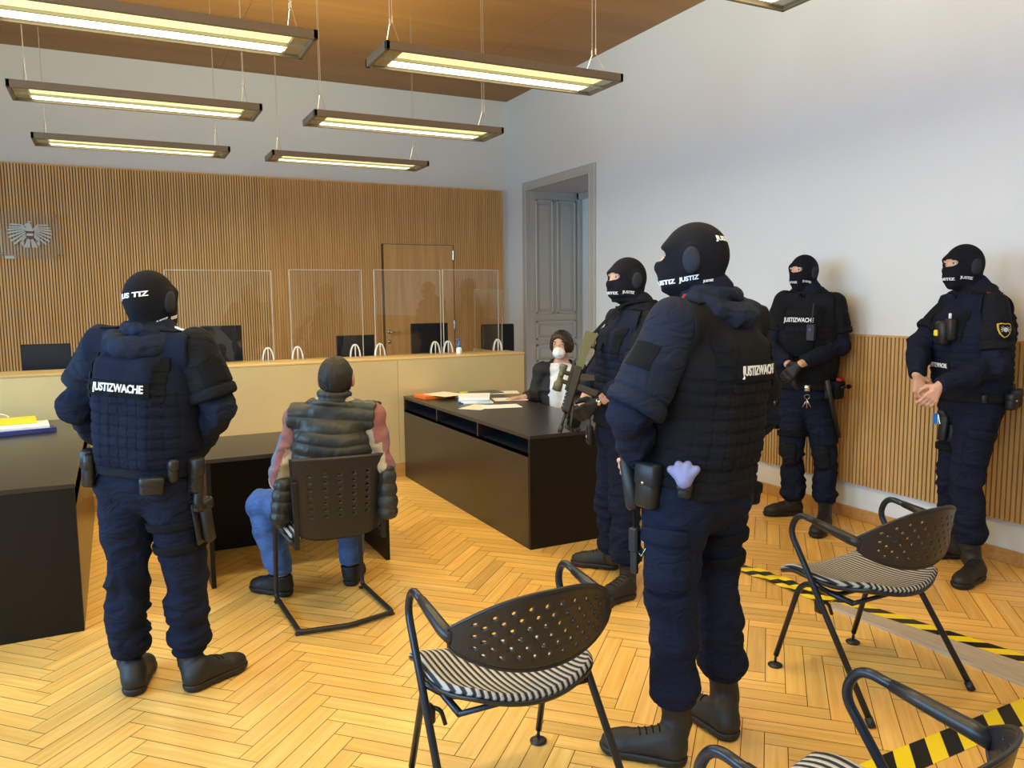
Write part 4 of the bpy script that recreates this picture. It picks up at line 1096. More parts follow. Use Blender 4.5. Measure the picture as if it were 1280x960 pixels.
def boot(g, p, q, h=.005, shaft=.25, m='boot leather', L=.30, name='boot', laces=True):
    hh, d, x = g.foot[q]; an = g.j['an' + q]; R = np.array([x, d, UP]); k = L / .30
    ub = hh + d * .055 * k
    top = an + nrm(g.j['kn' + q] - an) * max(.0, (shaft - an[2])); 
    ad = [(('cone', ub + UP * .055, hh + d * .21 * k + UP * .046, .043 * k, .046 * k), 0), (('ell', hh + d * .235 * k + UP * .042, R, A3(.050, .066, .040) * k), 0), (('cone', ub + d * .02 + UP * .09, hh + d * .17 * k + UP * .06, .046, .036), 0),
          (('cone', ub + UP * .06, A3(*an[:2], max(an[2], .11)), .046, .047), 0), (('cone', A3(*an[:2], max(an[2], .11)), top, .048, .058), 0)]
    keep = [('box', A3(hh[0], hh[1], (shaft + .012) / 2) , np.eye(3), A3(.6, .6, (shaft - .012) / 2), .004)]
    V, F = Field(h).mesh(ad, k=.02, keeps=keep, smooth=1); V = folds(V, F, .004, (16, 16, 40), near(V, [A3(*an[:2], .13)], .07))
    o = put(name, (V, F), m, p)
    ad = [(('cone', ub + UP * .03, hh + d * .21 * k + UP * .03, .049 * k, .051 * k), 0), (('ell', hh + d * .24 * k + UP * .03, R, A3(.054, .068, .05) * k), 0)]
    keep = [('box', A3(hh[0], hh[1], .0165), np.eye(3), A3(.6, .6, .0165), .003)]
    cut = [('box', hh + d * .115 * k + UP * .0, R, A3(.1, .014, .009), .002)]
    Vs, Fs = Field(h).mesh(ad, k=.02, keeps=keep, cuts=cut, smooth=0); Vs[:, 2] = np.maximum(Vs[:, 2], 0.0005)
    put('sole', (Vs, Fs), 'boot sole', o)
    if laces:
        T = bvh(V, F)
        for i in range(5):
            c = hh + d * (.17 - .022 * i) * k + UP * 0; MBo = MB(); pts = []
            for t in np.linspace(-.028, .028, 7):
                h_ = T.ray_cast(Vector(tuple(c + x * t * (1 if i % 2 else 1) + d * t * .35 + UP * .4)), Vector((0, 0, -1)))
                pts.append(np.array(h_[0]) + UP * .001 if h_[0] is not None else c + UP * .1)
            if max(p_[2] for p_ in pts) < .16: MBo.tube(pts, .0026, 6); MBo.build('lace', 'belt black', o, True)
    return o
def jacket(g, p, h=.007, m='jacket navy', hood=True, amp=.014, seed=2, cuff=.02, low=.02, extra=(), name='jacket', slim=0., sleeves='LR'):
    j = g.j; ad = grow(g.torso, .020 - slim)
    for q in sleeves:
        ad += grow(g.arm[q], .017 - slim); e = j['el' + q]; ad.append((('ell', e, np.eye(3), A3(.064, .064, .064) - slim), 0))
    low_z = g.PC[2] + low
    cuts = []
    for q in sleeves:
        w, e = j['wr' + q], j['el' + q]; d = nrm(w - e); cuts.append(('box', w + d * (.10 - cuff), frame(d), A3(.07, .07, .10), .004))
    ad += [(e, 0) for e in extra]
    keeps = [('box', A3(g.hip[0], g.hip[1], low_z + 1.0), np.eye(3), A3(1.6, 1.6, 1.0), .004)]
    V, F = Field(h).mesh(ad, k=.022, cuts=cuts, keeps=keeps, smooth=1)
    mk = .25 + near(V, [j['elL'], j['elR']], .16) + .8 * near(V, [g.WC], .2)
    V = folds(V, F, amp, (10, 10, 16), np.clip(mk, 0, 1.1), seed=seed); V = folds(V, F, .004, (18, 18, 28), .7, seed=seed + 3)
    o = put(name, (V, F), m, p); g.jtree = bvh(V, F)
    return o
def hood(g, p, m='guard black', h=.006, size=1., seed=4):
    """rolled collar and folded hood lying round the neck"""
    n, f, x, u = g.j['neck'], g.tf, g.tx, g.up; ad = []
    N = 16
    for i in range(N):
        a0, a1 = 2 * math.pi * i / N, 2 * math.pi * (i + 1) / N
        P_ = lambda a: n + x * .082 * math.sin(a) + f * (.078 * math.cos(a) - .008) + u * (.022 - .030 * max(0, math.cos(a)))
        ad.append((('cone', P_(a0), P_(a1), .026, .026), 0))
    for i in range(8):
        a0, a1 = math.pi * (.55 + .9 * i / 8), math.pi * (.55 + .9 * (i + 1) / 8)
        P_ = lambda a: n + x * .105 * size * math.sin(a) + f * (.115 * size * math.cos(a)) + u * (.000 - .045 * abs(math.cos(a)))
        r = .035 * size; ad.append((('cone', P_(a0), P_(a1), r, r), 0))
    V, F = Field(h).mesh(ad, k=.014, smooth=1); V = folds(V, F, .009, (14, 14, 14), None, seed=seed)
    return put('hood', (V, F), m, p)
def vest(g, p, m='vest navy', h=.005, patch=None, low=.10, rows=True, front=None):
    j, R, u, f, x = g.j, g.R, g.up, g.tf, g.tx
    zlo = -(g.T - low) ; top = .075
    ad = grow(g.torso[1:], .044)
    mid = g.shm + u * (-.25)
    ad += [(('box', g.shm - u * .24 - f * .125, R, A3(.135, .045, .215), .04), 0), (('box', g.shm - u * .24 + f * .125, R, A3(.135, .045, .205), .04), 0)]
    cuts = [('cone', j['shL'] - x * .035 + u * .03, j['shL'] - x * .06 - u * .09, .078, .070), ('cone', j['shR'] + x * .035 + u * .03, j['shR'] + x * .06 - u * .09, .078, .070),
            ('cone', j['neck'] - u * .01 + f * .02, j['neck'] + u * .2, .082, .09), ('cone', j['shL'] - x * .06, j['shL'] - x * .25, .09, .09), ('cone', j['shR'] + x * .06, j['shR'] + x * .25, .09, .09)]
    keeps = [('box', g.shm + u * (zlo + top) / 2, R, A3(.235, .5, (top - zlo) / 2), .01)]
    V, F = Field(h).mesh(ad, k=.025, cuts=cuts, keeps=keeps, kc=.012, smooth=1)
    N = normals(V, F); q = (V - g.shm) @ u; a = (V - g.shm) @ x; nf = np.abs(N @ f)
    if rows:
        mk = (q < -.15) & (q > zlo + .03); r = (q / .042) % 1; c_ = (a / .040) % 1
        ridge = np.clip((np.abs(r - .5) * 2 < .62).astype(float), 0, 1) * .004 * np.clip(nf * 1.6 - .3, 0, 1)
        groove = np.where(np.abs(c_ - .5) > .44, -.003, 0) * np.clip(nf * 1.6 - .3, 0, 1)
        side = np.where((np.abs((q / .10) % 1 - .5) < .42), .006, 0) * np.clip(1 - nf * 2, 0, 1)
        V = V + N * ((ridge + groove + side) * mk)[:, None]
    V = folds(V, F, .003, (9, 9, 9), None, seed=8)
    o = put('tactical_vest', (V, F), m, p); g.vtree = bvh(V, F)
    # webbing straps running down from the shoulders, front and back
    for sgn in (-1, 1):
        for fb in (-1, 1):
            D_ = Decal(); v2, f2 = grid2(.034, .17, 3, 14); v2 = v2.copy(); Nn = f * fb; X_ = nrm(np.cross(u, Nn)); mp = flatmap(g.shm + x * sgn * (.152 if fb < 0 else .13) - u * .105, X_, u, Nn)
            D_.add(v2, f2, mp, g.vtree, 0, .006)
            for k_ in range(3):
                v3, f3 = grid2(.040, .022, 2, 2); D_.add(v3 + np.array([0, -.045 + .045 * k_]), f3, mp, g.vtree, 0, .010)
            D_.build('webbing_strap', 'velcro', o)
    # shoulder strap pads
    for sgn in (-1, 1):
        for fb in (-1, 1):
            c = j['neck'] * .35 + (j['shR'] if sgn > 0 else j['shL']) * .65
            D_ = Decal(); v2, f2 = grid2(.075, .032, 4, 3); Nn = nrm(u * .8 + f * fb * .6); Y_ = nrm(np.cross(x, Nn))
            D_.add(v2, f2, flatmap(c + f * fb * .045 + u * .05, x, Y_, Nn), g.vtree, 0, .008); D_.build('strap_pad', 'velcro', o)
    return o
def name_patch(g, o, back=True, zc=-.17, w=.25, hgt=.058, txt='JUSTIZWACHE', xo=0., tree=None, bg='velcro'):
    f = -g.tf if back else g.tf; X = np.cross(g.up, f); X = nrm(X); tree = tree or g.vtree
    c = g.shm + g.up * zc + X * xo; D_ = Decal(); v2, f2 = grid2(w, hgt, 14, 4); D_.add(v2, f2, flatmap(c, X, g.up, f), tree, 0, .007, 0)
    t2, tf, sz = text_mesh(txt, .022, 0, .78); k = hgt * .68 / sz[1]; kx = w * .86 / sz[0]
    D_.add(t2 * np.array([kx, k]), tf, flatmap(c, X, g.up, f), tree, 0, .0092, 1); return D_.build('name_patch', [bg, 'letter white'], o)
def guard(g, p, q, m='guard blue', t0=-.02, t1=.82, r0=.078, r1=.088, h=.006, patch=True, patch_dir=None, fl=1.):
    a, e = g.j['sh' + q], g.j['el' + q]; d = nrm(e - a); L = np.linalg.norm(e - a); out = g.tx * (1 if q == 'R' else -1); out = nrm(out - d * (out @ d))
    A_, B_ = a + d * L * t0 + out * .012, a + d * L * (t1 + .25) + out * .004
    ad = [(('cone', A_, B_, r0, r1 * fl), 0)]
    keeps = [('box', a + d * (L * t1 - .3) + 0, frame(d), A3(.2, .2, .3), .006)]
    V, F = Field(h).mesh(ad, k=.02, keeps=keeps, kc=.012, smooth=1)
    tt = (V - a) @ d / L; V = V + normals(V, F) * (np.where(np.abs(tt - (t1 - .16)) < .02, -.005, 0) + np.where(tt > t1 - .12, .003, 0))[:, None]
    V = folds(V, F, .006, (9, 9, 9), None, seed=11)
    o = put('shoulder_guard', (V, F), m, p); T = bvh(V, F)
    if patch:
        n_ = nrm(patch_dir - d * (patch_dir @ d)) if patch_dir is not None else out; X = nrm(np.cross(-d, n_)); D_ = Decal(); v2, f2 = grid2(.095, .085, 6, 6)
        D_.add(v2, f2, flatmap(a + d * L * .42, X, -d, n_), T, 0, .004); D_.build('velcro_panel', 'velcro', o)
    return o, T, (a + d * L * .42, nrm(np.cross(-d, out)), -d, out)
def belt(g, p, zc=.10, hw=.026, h=.006, m='belt black', gr=.040):
    ad = grow([g.torso[0]] + g.torso[1:5], gr); c = g.PC + g.up * zc
    V, F = Field(h).mesh(ad, k=.03, keeps=[('box', c, g.R, A3(.4, .4, hw), .006)], kc=.006, smooth=1)
    o = put('duty_belt', (V, F), m, p); g.btree = bvh(V, F); g.bc = c; return o
def onbelt(g, ang, dz=0, tree=None, c=None):
    """surface point and outward direction at an angle (0 front, 90 right) round the waist"""
    a = math.radians(ang); d = g.tf * math.cos(a) + g.tx * math.sin(a); c = g.bc if c is None else c
    h = (tree or g.btree).ray_cast(Vector(tuple(c + d * .5)), Vector(tuple(-d)))
    pt = np.array(h[0]) if h[0] is not None else c + d * .17
    return pt + g.up * dz, d
def pouch(g, p, ang, w=.07, hh=.11, t=.04, dz=-.02, name='pouch', m='pouch black', flap=True, tilt=0., stud=False):
    pt, d = onbelt(g, ang); X = nrm(np.cross(g.up, d)); Y = g.up * math.cos(tilt) + X * math.sin(tilt); X2 = np.cross(Y, d); R = np.array([X2, Y, d]); c = pt + d * t * .5 + g.up * dz
    o = MB(); o.box(c, (w / 2, hh / 2, t / 2), R, bev=.010); so = o.build(name, m, p); auto_smooth(so, 50)
    if flap: o = MB(); o.box(c + Y * hh * .26 + d * .003, (w / 2 + .002, hh * .26, t / 2 + .001), R, bev=.008); f_ = o.build('flap', m, so); auto_smooth(f_, 50)
    if stud: o = MB(); o.lathe(c + Y * hh * .08 + d * (t / 2), [(.006, 0), (.006, .005), (.003, .007)], frame(d), 10); o.build('stud', 'chrome', so, True)
    return so, c, R
def leg_strap(g, p, q, t, w=.018, gr=.034):
    a, k = g.j['hip' + q], g.j['kn' + q]; d = nrm(k - a); c = a + (k - a) * t
    V, F = Field(.006).mesh(grow(g.leg[q][:1], gr), k=.01, keeps=[('box', c, frame(d), A3(.3, .3, w), .004)], kc=.004, smooth=1); return put('leg_strap', (V, F), 'velcro', p)
def holster(g, p, q, t=.35, side=None, pistol=True):
    a, k = g.j['hip' + q], g.j['kn' + q]; d = nrm(k - a); out = g.x * (1 if q == 'R' else -1) if side is None else side; out = nrm(out - d * (out @ d)); fr = nrm(np.cross(out, d)); 
    if fr @ g.f < 0: fr = -fr
    c = a + (k - a) * t + out * .125; R = np.array([fr, -d, out])
    e = MB(); e.box(c - out * .012, (.05, .085, .006), R, bev=.005); e.box(c + out * .012 - fr * .0, (.026, .085, .018), R, bev=.010); e.box(c - d * .07 + out * .012 + fr * .012, (.034, .022, .020), R, bev=.008)
    o = e.build('holster', 'pouch black', p); auto_smooth(o, 50)
    if pistol:
        m_ = MB(); Rg = np.array([nrm(fr * .94 + d * .30), nrm(-d * .94 + fr * .30), out]); cg = c - d * .105 - fr * .035 + out * .014
        m_.box(cg, (.019, .052, .014), Rg, bev=.007); m_.box(c - d * .085 + out * .014, (.03, .013, .013), R, bev=.005); o2 = m_.build('pistol_grip', 'black plastic', o); auto_smooth(o2, 50)
        coil = []; 
        for i in range(40): tt = i / 39; coil.append(cg - d * .04 + d * (-.05 + .12 * tt) + fr * (-.03 - .035 * math.sin(math.pi * tt)) + out * .01 + nrm(out) * .006 * math.sin(i * 1.3) + fr * .006 * math.cos(i * 1.3))
        m_ = MB(); m_.tube(coil, .002, 5); m_.build('lanyard', 'belt black', o, True)
    return o
def cargo(g, p, q, t=.52, m='trousers navy', ang=0., w=.15, hh=.19):
    a, k = g.j['hip' + q], g.j['kn' + q]; d = nrm(k - a); out = g.x * (1 if q == 'R' else -1); out = nrm(out * math.cos(ang) + g.f * math.sin(ang)); out = nrm(out - d * (out @ d)); X = nrm(np.cross(-d, out))
    D_ = Decal(); v2, f2 = grid2(w, hh, 10, 10, .12); c = a + (k - a) * t; D_.add(v2, f2, flatmap(c, X, -d, out), g.ttree, 0, .012)
    v3, f3 = grid2(w * 1.02, hh * .26, 10, 4, .1); v3 = v3 + np.array([0, hh * .38]); D_.add(v3, f3, flatmap(c, X, -d, out), g.ttree, 0, .017); return D_.build('cargo_pocket', m, p, True)
# ================================================================ officer with his back turned, at the left
def tagp(o, label): return tag(o, label, 'person')
def officer_a():
    J = dict(head=(188, 373, 0), neck=(190, 419, 0), shL=(131, 433, .04), shR=(243, 437, -.05), elL=(97, 508, .03), elR=(272, 512, -.05), wrL=(150, 568, .22), wrR=(238, 572, .16),
             hipL=(160, 606, .02), hipR=(213, 606, -.02), knL=(160, 716, -.02), knR=(233, 716, .0), anL=(163, 838, .03), anR=(238, 832, .03))
    g = fig_setup(3.13, J, 12, 15, 1.06, 1.03, dict(L=((165, 874), -14), R=((229, 868), (296, 837))))
    hands = {'L': hand_prims(g.j['wrL'], g.x * .9 - UP * .1, -g.f, UP, curl=.35), 'R': hand_prims(g.j['wrR'], -g.x * .9 - UP * .1 + g.f * .2, -g.f, UP, curl=.35)}
    p = body_mesh(g, 'skin', hands); tagp(p, 'masked officer seen from behind at the left, hands folded in front, white vest lettering')
    jacket(g, p, seed=2); trousers(g, p, seed=1, zcuff=.135, blouse=.078)
    for q in 'LR': boot(g, p, q)
    v = vest(g, p, 'vest navy', low=.07); name_patch(g, v, True, -.145, .255, .060)
    for q in 'LR': guard(g, p, q, 'guard black' if q == 'R' else 'guard blue', t1=.80 if q == 'R' else .70, patch=True, fl=1.06, patch_dir=(g.x * .8 - g.f * .5) if q == 'R' else -g.x)
    hood(g, p, 'guard blue', seed=4, size=1.2); balaclava(g, p, [('JUS TIZ', 183, .010, .026, .12), ('JUSTIZ', -112, -.088, .015, .25), ('JUSTIZ', -60, -.078, .017, .1)])
    belt(g, p, .06, .028)
    pouch(g, p, -105, .07, .15, .05, -.03, flap=True); pouch(g, p, -128, .05, .13, .035, -.02); pouch(g, p, 140, .085, .07, .04, -.045, name='glove_pouch'); pouch(g, p, 120, .035, .09, .035, .01); pouch(g, p, 97, .05, .14, .05, -.02, name='radio_pouch')
    leg_strap(g, p, 'R', .40, .017); leg_strap(g, p, 'R', .66, .019); holster(g, p, 'R', .42); cargo(g, p, 'L', .60, ang=.35)
    # small white red stripe on the right shoulder
    a = g.j['shR'] * .72 + g.j['neck'] * .28; D_ = Decal(); v2, f2 = grid2(.05, .014, 3, 1); D_.add(v2, f2, flatmap(a + UP * .05, g.x, -g.f, UP), g.jtree, 0, .006); D_.build('rank_tab', 'letter white', p)
officer_a()

# ================================================================ big officer in the foreground
def officer_b():
    J = dict(head=(868, 320, 0), neck=(884, 376, .0), shL=(842, 412, -.15), shR=(928, 402, .15), elL=(789, 520, -.20), elR=(950, 520, .27), wrL=(800, 584, .0), wrR=(846, 585, .33),
             hipL=(846, 622, -.06), hipR=(893, 616, .09), knL=(838, 745, -.10), knR=(893, 730, .10), anL=(846, 902, -.07), anR=(906, 868, .12))
    g = fig_setup(2.66, J, -43, -70, 1.06, 1.12, dict(L=((862, 958), (765, 938)), R=((922, 930), (866, 893))))
    hands = {'L': hand_prims(g.j['wrL'], -g.x * -.2 + g.f * .9 - UP * .25, g.x, UP, curl=.45), 'R': hand_prims(g.j['wrR'], g.f * .4 - g.x * .8 - UP * .2, -g.f, UP, curl=.45)}
    p = body_mesh(g, 'skin', hands, h=.006); tagp(p, 'largest masked officer in the foreground, seen from behind at an angle and facing left')
    jacket(g, p, seed=5, h=.006); trousers(g, p, seed=3, h=.006, amp=.012)
    for q in 'LR': boot(g, p, q, h=.0045, L=.31)
    v = vest(g, p, 'vest black', low=.03, h=.005); name_patch(g, v, True, -.135, .25, .062, xo=.012)
    guard(g, p, 'L', 'guard blue', t0=-.05, t1=.93, r0=.085, r1=.095, h=.005, fl=1.08, patch_dir=-g.x); guard(g, p, 'R', 'guard black', t1=.8)
    hood(g, p, 'guard blue', size=1.15, seed=6)
    balaclava(g, p, [('JUSTIZ', 84, -.078, .020, .12), ('JUSTIZ', 28, -.090, .020, .1), ('JUSTIZ', 168, .050, .021, -.06), ('JUSTIZ', 130, -.085, .010, .1)], h=.0045, earsize=(.027, .041)); eyes(g, p)
    belt(g, p, .065, .030)
    pouch(g, p, -82, .085, .15, .05, -.03, stud=True, name='leather_pouch'); pouch(g, p, -112, .045, .05, .04, -.025)
    # lilac rubber glove tucked into the belt
    pt, d = onbelt(g, -112); X = nrm(np.cross(UP, d)); ad = []
    for a_ in (-.9, -.35, .2, .75): ad.append((('cone', pt + d * .03 + UP * .01, pt + d * .03 + UP * (.01 + .055 * math.cos(a_)) + X * .055 * math.sin(a_), .020, .013), 0))
    put('rubber_glove', Field(.004).mesh(ad, k=.012, smooth=1), 'glove lilac', p)
    # baton in its long holder, hanging forward over the left hip
    pt, d = onbelt(g, -58); a = pt + d * .045 + UP * .10 + g.f * .03; b = pt + d * .06 - UP * .12 - g.f * .04
    o = MB(); dd = nrm(b - a); o.tube([a - dd * .01, a, a + dd * .07, a + dd * .075, b, b + dd * .012], [.012, .020, .020, .025, .029, .020], 14); o.tube([a + dd * .03, a + dd * .045], .023, 14); o.build('baton_holder', 'pouch black', p, True)
    pouch(g, p, 92, .06, .13, .05, -.02); pouch(g, p, 112, .06, .08, .05, -.10, name='handcuff_pouch', m='belt black')
    leg_strap(g, p, 'R', .42, .019); leg_strap(g, p, 'R', .68, .021); holster(g, p, 'R', .48, pistol=False, side=g.x * .6 + g.f * .2); cargo(g, p, 'L', .62, ang=-.2, w=.17, hh=.22)
    # key holder on a cord in front of the cargo pocket
    a, k = g.j['hipL'], g.j['knL']; c = a + (k - a) * .42 - g.x * .10 + g.f * .09; o = MB(); R = np.array([g.f, UP, -g.x]); o.box(c, (.018, .042, .014), R, bev=.006); o.box(c - UP * .075 - g.f * .0, (.014, .042, .007), R, bev=.003)
    q_ = o.build('key_holder', 'pouch black', p); o = MB(); o.tube([c + UP * .04, c + UP * .10 + g.f * .004, c + UP * .17 + g.f * .01], .004, 6); o.build('key_cord', 'belt black', q_)
    o = MB(); o.tube([c + UP * .02 + g.f * -.02, c - UP * .0 - g.f * .06, c - UP * .05 - g.f * .03, c - UP * .03 + g.f * .0], .0025, 6); o.tube([c - g.f * .04 + UP * .01 + A3(0, 0, .012 * math.sin(t)) + g.f * .012 * math.cos(t) for t in np.linspace(0, 2 * math.pi, 12, endpoint=False)], .0025, 6, closed=True); o.build('keys', 'chrome', q_, True)
    # red and gold rank slide on the left shoulder
    c = g.j['shL'] * .80 + g.j['neck'] * .20 + UP * .1; n_ = nrm(UP * .9 - g.x * .5); X = nrm(np.cross(g.f, n_)); Y = nrm(np.cross(n_, X)); D_ = Decal()
    v2, f2 = grid2(.085, .052, 4, 3); D_.add(v2, f2, flatmap(c, X, Y, n_), g.jtree, 0, .010, 0); v2, f2 = grid2(.024, .052, 2, 3); D_.add(v2 + np.array([-.032 if True else 0, 0]), f2, flatmap(c, X, Y, n_), g.jtree, 0, .012, 1)
    v2, f2 = disc2(.012, .012, 12, 1); D_.add(v2 + np.array([.004, 0]), f2, flatmap(c, X, Y, n_), g.jtree, 0, .013, 2); D_.build('rank_slide', ['emblem red', 'letter white', 'emblem gold'], p)
officer_b()

# ================================================================ officer holding the rifle
def officer_c():
    J = dict(head=(784, 347, 0), neck=(797, 387, .0), shL=(812, 408, -.17), shR=(778, 402, .17), elL=(792, 474, -.22), elR=(752, 462, .16), wrL=(748, 503, -.10), wrR=(727, 508, .02),
             hipL=(785, 548, -.08), hipR=(772, 546, .09), knL=(780, 640, -.10), knR=(762, 632, .08), anL=(785, 722, -.08), anR=(767, 694, .09))
    g = fig_setup(4.33, J, -106, -116, 1.05, 1.02, dict(L=((794, 745), (762, 754)), R=((776, 712), (720, 706))))
    hands = {'L': hand_prims(g.j['wrL'], g.f * .9 - UP * .55, g.x * .8, UP + g.f * .3, curl=.5), 'R': hand_prims(g.j['wrR'], g.f * .5 - UP * .8, -g.x, g.f, curl=.5)}
    p = body_mesh(g, 'skin', hands, h=.006); tagp(p, 'masked officer facing left and holding a scoped rifle across the front')
    for q in 'LR': put('glove', Field(.005).mesh(grow(hands[q], .003), k=.012, smooth=1), 'glove black', p)
    jacket(g, p, seed=7, cuff=.075); trousers(g, p, seed=9, zcuff=.13)
    for q in 'LR': boot(g, p, q)
    vest(g, p, 'vest navy', low=.10)
    guard(g, p, 'L', 'guard black', t1=.72, patch_dir=-g.x); guard(g, p, 'R', 'guard black', t1=.7)
    hood(g, p, 'guard black', seed=8); balaclava(g, p, [('JUSTIZ', 62, -.082, .019, -.08), ('JUSTIZ', 5, -.086, .019, 0)], h=.005); eyes(g, p)
    belt(g, p, .06, .024); pouch(g, p, -60, .05, .11, .04, -.02)
    # radio hanging from the belt in front
    pt, d = onbelt(g, 12); X = nrm(np.cross(UP, d)); R = np.array([X, UP, d]); c = pt + d * .035 - UP * .09; o = MB(); o.box(c, (.026, .055, .018), R, bev=.007); r_ = o.build('radio', 'pouch black', p); auto_smooth(r_, 50)
    o = MB(); o.tube([c + UP * .05 + X * .015, c + UP * .14 + X * .012], .004, 8); o.build('antenna', 'black plastic', r_); o = MB(); o.box(c + d * .018 - UP * .01, (.014, .006, .002), R); o.build('display', 'letter grey', r_)
    # watch on the left wrist
    w, e = g.j['wrL'], g.j['elL']; dd = nrm(w - e); fr = frame(dd); o = MB(); o.lathe(w - dd * .018, [(.031, -.011), (.033, -.009), (.033, .009), (.031, .011)], fr, 20); o.m = 1; n_ = nrm(-g.x + UP * .4 - dd * ((-g.x + UP * .4) @ dd)); o.lathe(w - dd * .018 + n_ * .030, [(.019, 0), (.020, .004), (.018, .010)], frame(n_), 18); o.build('wristwatch', ['belt black', 'chrome'], p, True)
    # sling across the chest
    s0, s1 = g.j['shR'] * .6 + g.j['neck'] * .4, g.j['wrR']; pts = [g.j['neck'] - g.f * .06 + g.x * .06 + UP * .03, g.j['neck'] + g.f * .10 + UP * -.03 - g.x * .02]
    return g
gc = officer_c()
def rifle(g):
    mat('rifle olive', (88, 88, 60), .5, bump=.1, bscale=80, bdist=.001); mat('rifle black', (22, 22, 24), .4); mat('lens', (30, 34, 50), .1)
    D = g.D0 - .12; A_ = atD(737, 418, D + .02); B_ = atD(701, 541, D - .14); ax = nrm(B_ - A_); L = np.linalg.norm(B_ - A_)
    up = nrm(-RH * 1.0 - ax * (-RH @ ax)); sd = np.cross(ax, up); R = np.array([ax, up, sd])
    e = empty('rifle', tuple(A_ + ax * L * .5)); tag(e, 'olive and black scoped rifle hanging muzzle down, held by the officer with the gloved hands', 'rifle')
    P = lambda t, h, s=0.: A_ + ax * (L * t) + up * h + sd * s
    o = MB(); o.prism([(-.01, -.046), (-.01, .026), (.12, .024), (.20, .024), (.20, -.018), (.10, -.020), (.05, -.028)], A_, ax, up, sd, -.02, .02); o.box(P(.06, -.03), (.035, .012, .017), R, bev=.005); b = o.build('stock', 'rifle olive', e); auto_smooth(b)
    o = MB(); o.box(P(.46, .008), (L * .13, .024, .021), R, bev=.006); o.box(P(.44, .038), (L * .15, .007, .011), R, bev=.002); o.prism([(L * .40, -.012), (L * .47, -.012), (L * .43, -.095), (L * .38, -.085)], A_, ax, up, sd, -.014, .014); b = o.build('receiver', 'rifle black', e); auto_smooth(b)
    o = MB(); o.prism([(L * .50, -.012), (L * .56, -.012), (L * .575, -.12), (L * .515, -.13)], A_, ax, up, sd, -.013, .013); b = o.build('magazine', 'rifle black', e); auto_smooth(b)
    o = MB(); o.box(P(.68, .006), (L * .12, .022, .022), R, bev=.008)
    for i in range(6): o.box(P(.59 + .035 * i, .031), (.006, .004, .012), R)
    b = o.build('handguard', 'rifle black', e); auto_smooth(b)
    o = MB(); o.tube([P(.78, .006), P(.96, .006)], .0085, 12); o.tube([P(.93, .006), P(1.0, .006)], [.0125, .0125], 12); o.build('barrel', 'rifle black', e, True)
    o = MB(); o.tube([P(.36, .085), P(.40, .085), P(.42, .085), P(.52, .085), P(.55, .085), P(.62, .085)], [.021, .021, .0155, .0155, .025, .025], 16); o.tube([P(.47, .085, -.03), P(.47, .085, .03)], .011, 10); b = o.build('scope', 'rifle olive', e, True)
    for t in (.43, .52): o = MB(); o.box(P(t, .062), (.010, .022, .013), R, bev=.003); o.build('scope_mount', 'rifle black', e)
    o = MB(); o.tube([P(.33, .04), P(.20, .06), P(.30, .062), P(.58, .11), P(.66, .07)], .003, 6); 
    o = MB(); 
    for s_ in (-1, 1): o.tube([P(.70, -.02, s_ * .012), P(.86, -.035, s_ * .03), P(.94, -.04, s_ * .035)], .006, 8)
    o.build('bipod', 'rifle black', e, True)
    # sling from stock over the shoulder to the handguard
    n = g.j['neck']; o = MB(); pts = [P(.02, -.01), n * .3 + P(.02, 0) * .7 + g.f * .03, n + g.f * .115 + UP * .03 - g.x * .03, n - g.x * .10 + UP * .055 + g.f * .02, n - g.x * .06 - g.f * .09 + UP * .045]
    o.tube(arc(pts, 5, .1), .019, 8, flat=(1, .12)); pts = [P(.70, .0, .02), P(.45, -.03) + g.f * .02, n + g.f * .14 - UP * .12 + g.x * .06, n + g.f * .10 + UP * .02 + g.x * .05]
    o.tube(arc(pts, 5, .1), .019, 8, flat=(1, .12)); o.build('sling', 'velcro', e, True)
rifle(gc)

